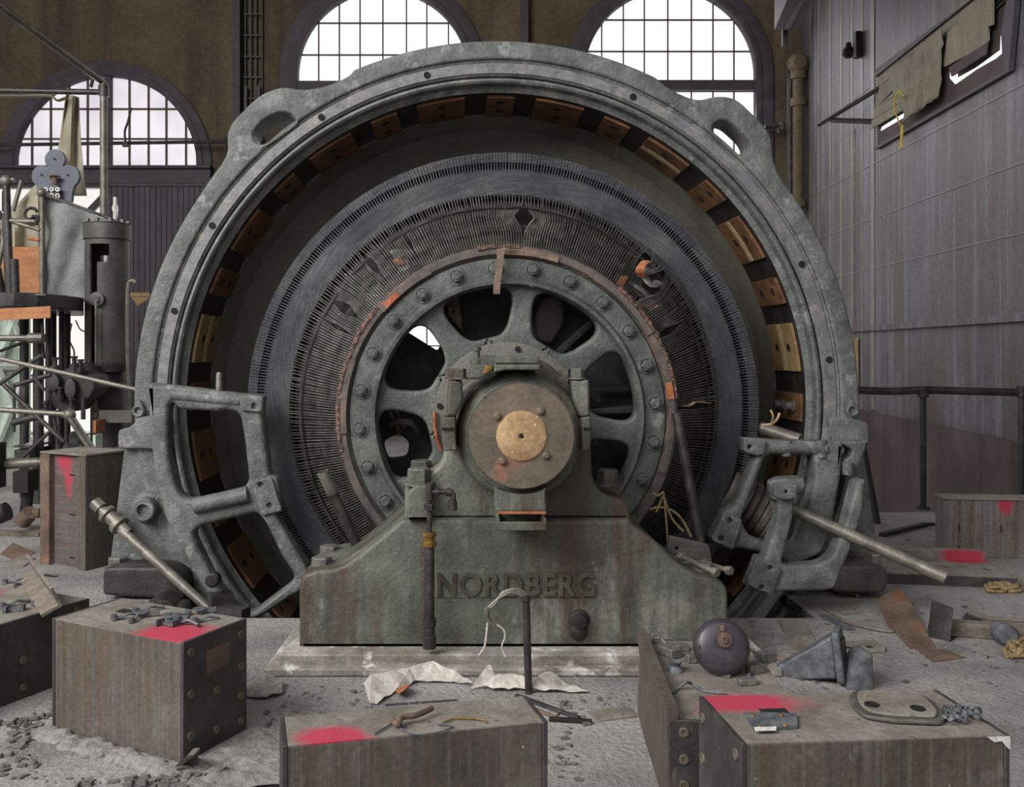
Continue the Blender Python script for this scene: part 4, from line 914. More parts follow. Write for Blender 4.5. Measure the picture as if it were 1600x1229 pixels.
loose('loose_pipe', [P(563, 862, 4.62), P(504, 737, 4.55)], .028, M['dark_pipe'], 'short dark pipe leaning out above the left slope of the lettered pedestal')
loose('loose_rod', [P(1094, 846, 4.72), P(1057, 645, 4.8)], .026, M['dark_pipe'], 'long dark rod leaning against the wheel right of the pedestal', 'rod', False)
loose('loose_pipe', [P(1232, 793, 5.06), P(1478, 902, 4.65)], .032, M['pipe'], 'long dull square-ended pipe poking out to the right through the bracket', 'pipe')
r = loose('linkage_rod', [P(345, 968, 5.1), P(195, 832, 5.3), P(150, 787, 5.4)], .028, M['pipe'], 'long grey rod with collars slanting down at the left frame foot', 'rod', False)
b = B(); e = (P(345, 968, 5.1)-P(150, 787, 5.4)).normalized(); steps(b, P(165, 800, 5.36), e, [(.035, 0), (.055, .005), (.055, .03), (.04, .035), (.042, .09), (.058, .1), (.058, .13), (.036, .14), (.03, .2)], 16); steps(b, P(148, 785, 5.4), e, [(.0, 0), (.038, 0), (.038, .06), (.03, .06)], 16); obj('collar', b, M['pipe'], r)
b = B(); c = P(333, 905, 5.05); steps(b, c+Vector((0, .03, 0)), (0, -1, 0), [(.04, 0), (.04, .05), (.03, .06), (0, .06)], 14); box(b, P(345, 945, 5.1), (.12, .1, .14), rz(.5)); box(b, P(365, 962, 5.0), (.16, .08, .1), rz(-.4)); obj('clevis', b, M['dark_iron'], r)
# coil roll seen through right bracket
b = B(); e = Vector((-.8, .2, .45)); 
for i in range(7): steps(b, P(1210, 812, 5.35)+e.normalized()*i*.045, e, [(.12, 0), (.145, .004), (.148, .03), (.14, .042), (.11, .043)], 30)
obj('coil_roll', b, M['pipe'], label='grey ribbed coil roll lying behind the right bracket', cat='coil')
# wires and scrap at the right slope
b = B(); shape(b, rnd([(1046, 836, 4), (1108, 850, 6), (1114, 885), (1085, 888), (1041, 860)], 5), 4.5, .02, [rnd([(1055, 853), (1061, 855), (1059, 860), (1054, 858)], 1)], .004); obj('steel_plate', b, M['press'], label='small drilled steel plate lying on the right slope of the pedestal', cat='plate')
for (x0, y0, d0, x1, y1, d1, lb_) in ((1062, 868, 4.35, 1115, 892, 4.15, 'short steel bolt lying nearest on the right end of the pedestal'), (1098, 878, 4.45, 1136, 890, 4.3, 'short steel bolt at the far right end of the pedestal')):
    b = B(); p, q = P(x0, y0, d0), P(x1, y1, d1); cyl(b, p, q, .012, None, 10); e = (q-p).normalized(); hexb(b, q-e*.0, e, .022, .03, False); hexb(b, p, e, .022, .03, False); obj('steel_bolt', b, M['pipe'], label=lb_, cat='bolt')
b = B(); 
for pts in ([(1037, 770), (1040, 800), (1043, 845)], [(1015, 796), (1030, 792), (1050, 797), (1066, 812), (1080, 838)], [(1037, 768), (1028, 774), (1020, 770)], [(1037, 775), (1050, 810), (1068, 830)], [(1036, 775), (1025, 800)]):
    tube(b, [P(x, y, 4.72) for x, y in pts], .006, 5, 4)
obj('frayed_twine', b, M['rope'], label='tan frayed twine dangling between the wheel and the pedestal slope', cat='twine')
b = B(); tube(b, [P(1190, 664, 5.2), P(1205, 662, 5.15), P(1214, 655, 5.1), P(1218, 645, 5.1)], .007, 6, 4); tube(b, [P(1205, 662, 5.15), P(1208, 650, 5.1), P(1204, 640, 5.1)], .006, 6, 4); obj('bare_wire', b, M['tape'], label='bent piece of wire on top of the right bracket', cat='wire')
b = B(); tube(b, [P(1186, 668, 5.45), P(1250, 688, 5.3)], .04, 12); obj('round_bar', b, M['pipe'], label='thick round bar lying behind the top of the right bracket', cat='bar')

# ================================================================ POLE BLOCKS
def block(label, p, ang, L_, W_, H, paint=None, notch=0, z0=0.0, group='laminated steel pole cores on the floor', rivets=True, slot=None):
    """a laminated steel pole core with a riveted dark end plate at each end; p is the corner the length and width start from"""
    r = thing('pole_core', p, label, 'steel block', group); r.location.z = z0
    R = rz(ang); T = lambda x, y, z: R @ Vector((x, y, z))+Vector((p[0], p[1], z0))
    def bx(b, a, c):
        a = Vector(a); c = Vector(c); m_ = (a+c)/2; box(b, T(*m_), [abs(x) for x in (c-a)], R)
    t = .014
    b = B(); bx(b, (t, 0, 0), (L_-t, W_, H-.004)); body = obj('laminated_body', b, M['block_side'], r, bevel=.003)
    pm = M['dusty_top']
    if paint:
        c, rad = paint; c = R @ Vector((c[0], c[1], H)); rx = abs(cos(ang))*rad[0]+abs(sin(ang))*rad[1]; ry = abs(sin(ang))*rad[0]+abs(cos(ang))*rad[1]
        pm = mat('sprayed_dusty_top', [(92, 86, 78), (116, 110, 101), (134, 129, 120)], 6, .9, 0, .3, speck=((84, 78, 72), .66, 40), paint=[(c, (rx, ry, .5))])
    b = B(); bx(b, (t, .0, H-.004), (L_-t, W_, H)); obj('top_face', b, pm, body)
    for x0, x1, s in ((0, t, -1), (L_-t, L_, 1)):
        b = B(); bx(b, (x0, -.002, 0), (x1, W_+.002, H+.001)); e = obj('end_plate', b, M['block_end'], r, bevel=.002)
        if not rivets: continue
        for (fy, fz) in ((.1, .9), (.1, .55), (.1, .2), (.9, .88), (.9, .6), (.9, .33), (.9, .1), (.5, .48), (.5, .14)):
            if W_ < .25 and fy == .5: continue
            bb = B(); c = T(x0 if s < 0 else x1, fy*W_, fz*H); nv = R @ Vector((s, 0, 0)); steps(bb, c, nv, [(.0155, 0), (.0145, .004), (.009, .0045), (.008, .001), (0, .001)], 14); obj('rivet', bb, M['hub'], e)
        if s == notch:
            bb = B(); c = T(x1 if s > 0 else x0, W_*.52, H*.76); box(bb, c, (.004, W_*.36, H*.2), R); obj('recess', bb, M['rust'], e)
    if slot:
        bb = B(); box(bb, T(slot[0], slot[1], H), (slot[2], slot[3], .003), R); obj('top_slot', bb, M['hole'], body)
    return r, T, R
r1, T1, R1 = block('large brown steel block, front left, red paint near its right corner', Vector((-1.5216, 3.458, 0)), -radians(27.2), .65, .322, .41, paint=((.54, .06), (.13, .07)), notch=1, slot=(.17, .19, .06, .045))
r0, T0, R0_ = block('dark steel block cut off by the left edge with a steel angle on its top', Vector((-1.62, 4.046, 0)), radians(153.2), .66, .66, .325, paint=((.52, .3), (.09, .2)))
r2, T2, R2 = block('narrow streaked steel block, front centre, small red spray at its left end', Vector((-.449, 2.332, 0)), math.atan2(.158, .6825), .70, .19, .41, paint=((.13, .03), (.085, .045)), rivets=False)
r3, T3, R3 = block('steel block with raised left flange carrying a black bell housing', Vector((1.04, 2.765, 0)), radians(85.2), .80, .41, .29, paint=((.06, .16), (.16, .12)))
b = B(); R = R3; bxc = T3(.40, .405, .165); box(b, bxc, (.80, .03, .33), R); bmesh.ops.subdivide_edges(b, edges=b.edges[:], cuts=5, use_grid_fill=True)
for v in b.verts: v.co.x += .008*noise.noise(v.co*14)
obj('raised_flange', b, M['block_side'], r3)
r4, T4, R4 = block('large steel block, front right, square slot and oval cover plate on its top', Vector((.7089, 2.350, 0)), math.atan2(.0517, .7114), .713, .32, .41, paint=((.1, .27), (.17, .06)), slot=(.17, .19, .075, .05))
bb = B(); pts = [T4(.70, .0, .411), T4(.715, -.002, .411), T4(.717, -.003, .35), T4(.70, -.003, .365), T4(.69, -.003, .385), T4(.665, -.003, .395), T4(.64, -.003, .408)]
prism(bb, [Vector((p.x, p.y, p.z)) for p in (T4(.65, -.002, .408), T4(.712, -.002, .408), T4(.713, -.002, .372), T4(.70, -.002, .384), T4(.69, -.002, .396), T4(.67, -.002, .394))], R4 @ Vector((0, -.002, 0))); obj('white_chip', bb, M['white_porcelain'], r4)
# standing block (H-shaped core standing on end)
r = thing('pole_core', FP(105, 888), 'steel block standing upright behind the left front block, red paint at its top', 'steel block', 'laminated steel pole cores on the floor')
M['lam_h'] = mat('laminated_steel_upright', [(72, 64, 60), (92, 84, 82), (112, 106, 104)], 3, .65, .1, .12, streak=[((110, 104, 102), .6, 1.2, 1.2, 60), ((84, 60, 42), .6, 1, 1, 24)], spots=((96, 68, 46), .62, 3), paint=[(Vector((-.06, -.15, .68)), (.085, .3, .10)), (Vector((-.02, -.15, .58)), (.035, .3, .16))])
a_ = math.atan2(5.94-6.15, -2.405+2.79)
R = rz(a_); p = Vector((-2.79, 6.15, 0)); T = lambda x, y, z: p+R @ Vector((x, y, z))
b = B(); box(b, T(.245, .19, .36), (.31, .30, .72), R); obj('laminated_body', b, M['lam_h'], r)
for x0, x1 in ((0, .09), (.37, .44)):
    b = B(); box(b, T((x0+x1)/2, .17, .36), (x1-x0, .34, .735), R); obj('side_flange', b, M['block_side'] if x0 else M['rust'], r, bevel=.004)
b = B(); box(b, T(.22, .18, .738), (.45, .35, .012), R); obj('end_plate', b, M['dusty_top'], r)
for z in (.60, .34, .06): bb = B(); box(bb, T(.27, .038, z), (.05, .004, .008), R); obj('core_slot', bb, M['hole'], r)
# back right blocks
M['lam_red'] = mat('laminated_steel_marked', [(84, 78, 76), (104, 98, 96), (124, 118, 114)], 3, .65, .1, .12, streak=[((130, 126, 124), .6, 50, 50, 1.2), ((92, 70, 48), .6, 20, 20, .7)], paint=[(Vector((.37, -.02, .40)), (.055, .3, .10))])
r = thing('pole_core', P(1480, 868, 6.35), 'steel block standing on its edge near the right wall with a red stroke', 'steel block', 'laminated steel pole cores on the floor'); r.location.z = 0
p = P(1474, 868, 6.35); q = P(1600, 878, 6.1)
R = rz(math.atan2(-.12, .9)); T = lambda x, y, z: Vector((p.x, p.y, 0))+R @ Vector((x, y, z))
b = B(); box(b, T(.36, .09, .2), (.70, .18, .40), R); obj('laminated_body', b, M['lam_red'], r, bevel=.003)
b = B(); box(b, T(.36, .09, .402), (.72, .2, .012), R); obj('top_plate', b, M['dusty_top'], r)
for x, z in ((.10, .2), (.37, .2), (.10, .05)): bb = B(); box(bb, T(x, -.001, z), (.008, .004, .05), R); obj('core_slot', bb, M['hole'], r)
r = thing('pole_shoe', FP(1480, 905), 'flat steel block lying by the right wall with a red streak along its rear ridge', 'steel block', 'laminated steel pole cores on the floor')
M['top_red'] = mat('dusty_top_marked', [(92, 86, 80), (112, 106, 99), (130, 125, 118)], 6, .9, 0, .2, paint=[(Vector((.22, .22, .08)), (.13, .09, .3))])
b = B(); prism(b, [(2.58, 5.62, 0), (3.30, 5.50, 0), (3.40, 6.1, 0), (2.95, 6.15, 0), (2.75, 6.0, 0)], (0, 0, .07)); obj('flat_body', b, M['top_red'], r, bevel=.003)
b = B(); prism(b, [(2.82, 6.0, .07), (3.35, 5.93, .07), (3.38, 6.05, .07), (2.86, 6.12, .07)], (0, 0, .05)); obj('rear_ridge', b, M['top_red'], r)
b = B(); prism(b, [(2.58, 5.615, 0), (3.30, 5.495, 0), (3.30, 5.499, 0), (2.58, 5.619, 0)], (0, 0, .06)); obj('front_edge', b, M['block_end'], r)
for x, y in ((2.78, 5.85), (3.0, 5.75), (3.22, 5.68)): bb = B(); box(bb, (x, y, .0705), (.012, .05, .002), rz(.3)); obj('core_slot', bb, M['hole'], r)

# things on the blocks ------------------------------------------------
def angle_bar(name, a, c, w_, t, m, label, cat, roll=0.0):
    a = Vector(a); c = Vector(c); e = (c-a).normalized(); u = e.cross(Vector((0, 0, 1))).normalized(); v = u.cross(e)
    u, v = u*cos(roll)+v*sin(roll), v*cos(roll)-u*sin(roll)
    b = B(); prism(b, [a, a+u*w_, a+u*w_+v*t, a+u*t+v*t, a+u*t+v*w_, a+v*w_], c-a); return obj(name, b, m, label=label, cat=cat)
angle_bar('steel_angle', FP(56, 888, .36), FP(98, 946, .37), .085, .012, M['wood'], 'short steel angle lying across the far left block', 'bar', roll=radians(-25))
# clips: bent sheet-metal fingers with round washers
def clip_parts(kind):
    b = B()
    if kind == 0:
        pts = [Vector((0, 0, .006)), Vector((.03, .004, .006)), Vector((.05, .012, .014)), Vector((.075, .02, .008)), Vector((.10, .018, .006))]
        tube(b, pts, .008, 6, 3, flat=.7); steps(b, Vector((.0, 0, 0)), (0, 0, 1), [(.0, 0), (.012, 0), (.012, .02), (0, .02)], 10)
    elif kind == 1:
        steps(b, Vector((0, 0, .012)), (0, 0, 1), [(.007, .004), (.024, .004), (.024, .0), (.007, 0), (.007, .004)], 18); box(b, (.03, 0, .008), (.05, .016, .014)); box(b, (0, 0, .005), (.02, .02, .012))
    elif kind == 2:
        box(b, (0, 0, .006), (.05, .018, .012)); box(b, (.028, .012, .01), (.012, .04, .02)); box(b, (-.028, -.01, .01), (.012, .035, .02))
    elif kind == 3:
        pts = [(cos(2*pi*i/9)*(.022+.008*sin(i*2.3)), sin(2*pi*i/9)*(.018+.007*cos(i*1.7)), 0) for i in range(9)]; prism(b, pts, (0, 0, .005))
    elif kind == 4:
        steps(b, Vector((0, 0, 0)), (0, 0, 1), [(.006, .0), (.02, 0), (.02, .005), (.006, .005), (.006, 0)], 14)
    else:
        box(b, (0, 0, .006), (.04, .026, .012)); 
    return b
NM = ['bent_clip', 'washer_clip', 'finger_clip', 'scrap_flake', 'washer', 'steel_chip']
PR = {}
def small(kind, loc, rz_, sc=1.0, label='', group='', rx=0.0, m=None):
    key = (kind, m or '')
    if key not in PR:
        o = obj(NM[kind], clip_parts(kind), M[m or ('flake' if kind in (3, 4, 5) else 'clip')], origin=(0, 0, 0)); PR[key] = o
    else:
        o = PR[key].copy(); COL.objects.link(o)
    o.location = loc; o.rotation_euler = (rx, 0, rz_); o.scale = (sc, sc, sc); tag(o, label, {0: 'clip', 1: 'clip', 2: 'clip', 3: 'scrap', 4: 'washer', 5: 'scrap'}[kind], group)
    return o
for k_, px_, py_, an, sc, lb in ((0, 178, 968, .4, 1.0, 'long bent metal clip left of centre on top of the left front block'), (0, 205, 972, 1.2, .9, 'bent metal clip standing beside the red paint on the left front block'),
                             (1, 222, 962, .2, 1.1, 'washer clip just right of the long clip on the left front block'), (0, 212, 958, .5, 1.1, 'rearmost bent clip on the left front block'),
                             (1, 268, 968, -.3, 1.3, 'large washer clip beside the red paint on the left front block'), (2, 262, 976, 2.6, 1.0, 'finger clip tangled below the large washer clip'),
                             (0, 276, 972, -.7, 1.1, 'bent clip leaning right of the large washer clip'), (1, 312, 957, .3, 1.1, 'washer clip nearest the right edge of the left front block'), (0, 305, 972, .4, .9, 'bent clip at the right corner of the left front block'),
                             (2, 288, 962, .9, .8, 'finger clip behind the large washer clip on the left front block')):
    q = FP(px_, py_, .413); small(k_, q, an, sc, lb, 'metal clips on the left front block', m='clip')
for k_, px_, py_, an, sc, lb in ((0, 8, 912, .3, 1.1, 'bent clip on the red paint of the far left block'), (2, 34, 914, .5, 1.0, 'finger clip on the red paint of the far left block'), (0, 50, 905, .2, 1.1, 'long clip rearmost on the far left block'), (2, 60, 943, .9, .9, 'finger clip beside the lower end of the steel angle'),
                             (1, 68, 950, -.2, 1.0, 'washer clip nearest the right edge of the far left block'), (0, 4, 950, .8, 1.2, 'bent clip lying nearest the left picture edge'), (2, 22, 954, .2, 1.1, 'finger clip near the front edge of the far left block')):
    q = FP(px_, py_, .327); small(k_, q, an, sc, lb, 'metal clips on the far left block', m='clip')
# bell housing with a gear
bc = P(1130, 1010, 3.18); e = Vector((-.06, -.93, .34)).normalized()
r = thing('bell_housing', (bc.x, bc.y+.05, .29), 'round black bell-shaped motor housing with a small toothed gear', 'motor housing')
b = B(); steps(b, bc-e*.07, e, [(0, 0), (.08, 0), (.094, .02), (.096, .045), (.088, .066), (.074, .076), (.03, .08), (.0, .08)], 60); hs = obj('housing_shell', b, M['bakelite'], r, sharp=60)
a_, b_, _ = frame_of(e, (0, 0, 1)); gc = bc+e*.014+b_*.022
b = B(); n = 20; pts = []
for i in range(n*4): pts.append(gc+(a_*cos(2*pi*i/(n*4))+b_*sin(2*pi*i/(n*4)))*(.027 if (i//2) % 2 else .0225))
prism(b, pts, e*.012); steps(b, gc+e*.012, e, [(.017, 0), (.014, .006), (.006, .008), (.004, .004), (0, .004)], 16); steps(b, gc+b_*.028-e*.002, b_, [(.01, 0), (.01, .02), (0, .02)], 10); obj('pinion_gear', b, M['rust'], r)
for s in (-1, 1):
    b = B(); c = bc+a_*.074*s-b_*.003-e*.002; steps(b, c, e, [(.008, 0), (.008, .006), (.004, .007), (0, .003)], 12); obj('screw_hole', b, M['hole'], r)
# blocks and wires round it
for px_, py_, s_, an, lb in ((1047, 1020, (.05, .075, .035), .5, 'small oblong grey block left of the black bell housing'), (1065, 1012, (.05, .03, .025), .1, 'small flat grey block behind the oblong block'), (1080, 1030, (.035, .035, .03), .1, 'small cubic block left under the black bell housing'),
                             (1158, 1044, (.05, .03, .02), .7, 'wrapped terminal block right under the black bell housing'), (1167, 1064, (.06, .035, .022), .08, 'grey double terminal block near the block edge'), (1128, 1052, (.06, .02, .015), -.4, 'flat bright strip under the black bell housing'), (1178, 1045, (.06, .05, .03), .4, 'dusty grey lump right of the wrapped terminal block'), (1198, 1028, (.06, .04, .035), .3, 'dusty block at the rear right on the flanged block')):
    q = FP(px_, py_, .30); b = B(); box(b, q+Vector((0, 0, s_[2]/2-.01)), s_, rz(an)); obj('terminal_block', b, M['bolt'], label=lb, cat='block', group='small parts on the flanged block', bevel=.004)
b = B(); q = FP(1055, 1048, .29); steps(b, q, (0, 0, 1), [(0, 0), (.03, 0), (.028, .006), (.016, .02), (.024, .035), (.02, .035), (.0, .02)], 16); obj('terminal_cup', b, M['clip'], label='small cup-shaped metal fitting on the flanged block', cat='fitting')
def wire(pts, z, rad, m, label, name='wire', cat='wire', sm=5):
    b = B(); tube(b, [FP(x, y, z+(h if (h := (p_[2] if len(p_) > 2 else 0)) else 0)) for p_ in pts for x, y in [p_[:2]]], rad, 7, sm); return obj(name, b, m, label=label, cat=cat)
wire([(1021, 1003), (1020, 992, .02), (1028, 990, .03), (1036, 1000, .02), (1044, 1010)], .30, .005, M['pipe'], 'curled stub of wire left on the flanged block')
wire([(1052, 1083), (1060, 1075), (1072, 1066, .02), (1082, 1068, .01), (1098, 1078), (1116, 1081), (1134, 1083)], .295, .005, M['clip'], 'wavy grey wire lying near the red paint on the flanged block')
wire([(1168, 1012, .04), (1178, 1018, .03), (1184, 1030, .02), (1176, 1045), (1170, 1055)], .30, .006, M['clip'], 'bent wire hanging from the right of the bell housing')
wire([(1074, 1018), (1086, 1024, .01), (1096, 1033), (1110, 1040)], .30, .004, M['pipe'], 'thin wire running under the bell housing')
# on the right front block
def on4(px_, py_, z=.412): return FP(px_, py_, z)
cp = thing('cover_plate', on4(1398, 1112), 'oval-cornered cast cover plate with two holes on the right front block', 'plate')
out = rnd([(1327, 1089, 8), (1336, 1083, 8), (1400, 1086), (1450, 1092, 14), (1478, 1122, 12), (1474, 1134, 8), (1400, 1131), (1350, 1124, 14), (1331, 1108, 10)], 6)
b = B(); prism(b, [on4(x, y) for x, y in out], (0, 0, .012)); obj('plate', b, M['press'], cp, bevel=.004)
cc = on4(1402, 1108); inn = [cc+(on4(x, y)-cc)*.84 for x, y in out]; b = B(); prism(b, [p+Vector((0, 0, .012)) for p in inn], (0, 0, .007)); obj('raised_centre', b, M['dusty_top'], cp, bevel=.003)
for x, y in ((1362, 1101), (1434, 1107)): b = B(); q = on4(x, y, .431); steps(b, q, (0, 0, 1), [(.019, 0), (.019, .004), (.013, .004), (.012, .0005), (0, .0005)], 20); obj('plate_hole', b, M['hole'], cp)
for i in range(22):
    x = 1478+(i % 6)*10+random.uniform(-4, 4); y = 1108+(i//6)*6+random.uniform(-2, 2); b = B() if i == 0 else None
    q = on4(x, y, .416+.008*random.random())
    if i == 0:
        steps(b, Vector((0, 0, 0)), (0, 0, 1), [(.0045, 0), (.0095, 0), (.0095, .009), (.0045, .009), (.0045, 0)], 12); nut0 = obj('steel_nut', b, M['clip'], origin=(0, 0, 0)); o = nut0
    else: o = nut0.copy(); COL.objects.link(o)
    o.location = q; o.rotation_euler = (random.uniform(-.9, .9), random.uniform(-.9, .9), 0); tag(o, 'one of the small round nuts heaped beside the oval cover plate', 'nut', 'nuts heaped on the right front block')
tb = thing('terminal_plate', on4(1200, 1128), 'thin small board with four brass screws on the right front block', 'plate')
b = B(); prism(b, [on4(1161, 1116), on4(1245, 1118), on4(1246, 1138), on4(1178, 1141)], (0, 0, .008)); obj('board', b, M['clip'], tb)
b = B(); prism(b, [on4(1178, 1136, .4205), on4(1213, 1135, .4205), on4(1213, 1141, .4205), on4(1180, 1142, .4205)], (0, 0, .001)); obj('white_label', b, M['white_porcelain'], tb)
for x, y in ((1176, 1117), (1221, 1117), (1187, 1135), (1227, 1133)): b = B(); steps(b, on4(x, y, .42), (0, 0, 1), [(.006, 0), (.005, .003), (0, .004)], 10); obj('brass_screw', b, M['brass'], tb)
# on the centre block
b = B(); tube(b, [FP(612, 1124, .42), FP(622, 1131, .425), FP(628, 1120, .43), FP(650, 1117, .43), FP(675, 1106, .43)], .008, 8, 4); obj('rubber_hose', b, M['rust'], label='short brown hose piece on the front centre block', cat='hose')
wire([(585, 1146), (600, 1137), (615, 1130), (630, 1140), (650, 1146), (680, 1144), (705, 1136), (700, 1132), (684, 1131)], .415, .0025, M['clip'], 'looping thin wire on the front centre block')
wire([(690, 1130), (710, 1122), (735, 1122), (755, 1124), (760, 1128)], .415, .0022, M['brass'], 'thin yellowish wire at the right on the front centre block')
b = B(); cyl(b, FP(602, 1102, .0), FP(714, 1094, .0), .006, None, 6); obj('thin_rod', b, M['dark_iron'], label='thin dark rod lying behind the front centre block', cat='rod')

# ================================================================ FLOOR LITTER
pm_ = M['paper']
sheet('paper_sheet', [FP(x, y, .004 if y > 1060 else .05) for x, y in ((568, 1070), (580, 1055), (640, 1045), (676, 1036), (712, 1050), (740, 1070), (705, 1066), (650, 1066), (620, 1080), (590, 1100), (578, 1100))], pm_, .010, seed=1, label='crumpled pale paper sheet lying left in front of the pedestal', cat='paper', group='crumpled papers in front of the pedestal')
sheet('paper_sheet', [FP(x, y, .006 if y > 1062 else .05) for x, y in ((735, 1076), (752, 1055), (765, 1043), (772, 1056), (800, 1054), (822, 1060), (820, 1078), (770, 1079), (755, 1074))], pm_, .012, seed=4, label='crumpled paper sheet with a raised peak left of the standing pole', cat='paper', group='crumpled papers in front of the pedestal')
sheet('paper_sheet', [FP(x, y, .006 if y > 1062 else .04) for x, y in ((832, 1080), (834, 1062), (850, 1053), (862, 1054), (885, 1070), (920, 1082), (860, 1081))], pm_, .010, seed=8, label='torn paper sheet lying right of the standing pole', cat='paper', group='crumpled papers in front of the pedestal')
sheet('paper_sheet', [FP(x, y, .004) for x, y in ((384, 1068), (425, 1062), (443, 1070), (440, 1086), (412, 1094), (384, 1090))], M['dust'], .02, seed=11, label='grey dusty sheet right of the left front block', cat='paper')
sheet('canvas_sheet', [FP(x, y, .004) for x, y in ((275, 1200), (330, 1178), (390, 1146), (438, 1144), (460, 1170), (455, 1229), (300, 1240))], M['dust'], .012, seed=15, label='dusty sheet lying in front of the right corner of the left block', cat='sheet')
b = B(); prism(b, [FP(618, 1080, .01), FP(632, 1070, .01), (FP(640, 1072, .04)), FP(624, 1085, .03)], (0, 0, .005)); obj('tile_piece', b, M['orange_rust'], label='small orange broken piece on the left paper sheet', cat='scrap')
def bar_on_floor(name, a, c, w_, h_, m, label, cat='bar', z=0.0):
    a = FP(*a); c = FP(*c); a.z = c.z = z; e = (c-a); an = atan2(e.y, e.x); b = B(); box(b, (a+c)/2+Vector((0, 0, h_/2)), (e.length, w_, h_), rz(an)); return obj(name, b, m, label=label, cat=cat, bevel=.002)
bar_on_floor('steel_bar', (806, 1088), (905, 1124), .022, .012, M['dark_iron'], 'dark steel bar nearest the standing pole on the floor')
bar_on_floor('steel_bar', (790, 1092), (878, 1126), .015, .01, M['rust'], 'brown thin strip parallel to the dark bar by the pole')
bar_on_floor('steel_bar', (858, 1126), (925, 1130), .02, .015, M['black_iron'], 'short black bar end beside the centre block')
b = B(); tube(b, [FP(866, 1124), FP(878, 1104, .01)], .005, 6); obj('wood_splinter', b, M['wood'], label='thin wooden splinter leaning on the black bar end', cat='stick')
bar_on_floor('flat_strip', (925, 1120), (990, 1112), .10, .006, M['dusty_top'], 'dusty flat steel strip on the floor between pole and flanged block', 'strip')
# left of frame: scrap plates
b = B(); prism(b, [FP(2, 880, .0), FP(40, 868, .0), FP(55, 872, .0), FP(36, 886, .0)], (0, 0, .006)); obj('flat_sheet', b, M['dusty_top'], label='small grey flat sheet on the floor by the left edge', cat='sheet')
b = B(); prism(b, [FP(0, 866, .0), FP(20, 848, .0), FP(55, 863, .0), FP(30, 878, 0)], (0, 0, .004)); obj('flat_sheet', b, M['rust'], label='brown flat sheet on the floor by the left edge', cat='sheet')
bar_on_floor('wood_plank', (-20, 834), (66, 836), .10, .03, M['wood'], 'grey plank on the floor left of the upright block', 'plank')
bar_on_floor('wood_plank', (148, 855), (178, 852), .12, .03, M['wood'], 'short plank between the upright block and the frame foot', 'plank')
# right: planks, plates, bent sheets
bar_on_floor('wood_plank', (1237, 972), (1262, 1022), .13, .012, M['dusty_top'], 'light flat board pointing away right of the pedestal', 'board')
bar_on_floor('wood_plank', (1205, 990), (1215, 1032), .3, .01, M['dust'], 'wide dusty board right beside the pedestal plinth', 'board')
bar_on_floor('steel_bar', (1210, 1028), (1252, 1038), .012, .012, M['orange_rust'], 'thin rusty toothed bar on the dusty boards', 'bar')
bar_on_floor('flat_strip', (1285, 962), (1330, 985), .05, .01, M['clip'], 'bluish flat strip at the pit edge right of the frame', 'strip')
wire([(1290, 950), (1320, 970), (1345, 978), (1380, 985), (1395, 986)], .01, .008, M['wood'], 'long thin twig lying from the pit edge to the bent sheets', 'twig', 'stick')
wire([(1312, 926), (1325, 925), (1340, 930)], .01, .01, M['rope'], 'bundle of straw in front of the right frame foot', 'straw_wisp', 'straw')
b = B(); prism(b, [FP(1300, 1005, .0), FP(1365, 1003, .0), FP(1384, 1014, .0), FP(1383, 1020, .0), FP(1310, 1021, .0)], (0, 0, .012)); pl = thing('drilled_plate', FP(1340, 1012), 'flat drilled steel plate lying behind the two dark castings', 'plate'); obj('plate', b, M['dusty_top'], pl, bevel=.003)
for x, y in ((1324, 1011), (1358, 1010)): b = B(); steps(b, FP(x, y, .0125), (0, 0, 1), [(.018, 0), (.016, .001), (0, .001)], 16); obj('plate_hole', b, M['hole'], pl)
b = B(); prism(b, [FP(1368, 938, .06), FP(1405, 918, .10), FP(1410, 928, .09), FP(1420, 938, .06), FP(1455, 1000, .0), FP(1462, 1012, .0), FP(1422, 1014, 0), FP(1400, 990, .0), FP(1388, 978, .02)], (0, 0, .004)); obj('bent_sheet', b, M['rust'], label='large rusty brown bent steel sheet on the floor at the right', cat='sheet')
b = B(); prism(b, [FP(1428, 1013, .0), FP(1478, 1016, .0), FP(1509, 1028, .0), FP(1458, 1035, .0)], (0, 0, .005)); obj('flat_sheet', b, M['rust'], label='flat rusty sheet in front of the large bent sheet', cat='sheet')
a0, a1, a2, a3 = FP(1449, 994), FP(1484, 1003), P(1490, 950, FP(1484, 1003).y+.02), P(1457, 937, FP(1449, 994).y+.02)
b = B(); prism(b, [a0, a1, a2, a3], (0, .006, 0)); prism(b, [a1, FP(1538, 965), FP(1510, 958), P(1483, 996, a1.y+.1)], (0, 0, .006)); obj('folded_sheet', b, M['dark_iron'], label='dark folded steel sheet standing upright at the right', cat='sheet')
b = B(); box(b, FP(1552, 996)+Vector((0, 0, .035)), (.42, .08, .07), rz(-.3)); o = obj('timber_beam', b, M['wood'], label='dusty squared beam on the floor at the right edge', cat='beam', bevel=.006)
b = B(); steps(b, FP(1570, 990, .05), (-.2, -.9, .1), [(0, -.06), (.05, -.06), (.052, .03), (.04, .05), (0, .05)], 14); obj('round_stub', b, M['clip'], label='grey round stub beside the end of the dusty beam', cat='stub')
wire([(1515, 958), (1545, 966), (1575, 968), (1610, 970)], .03, .012, M['wood'], 'thin twisted branch lying above the dusty beam', 'branch', 'stick')
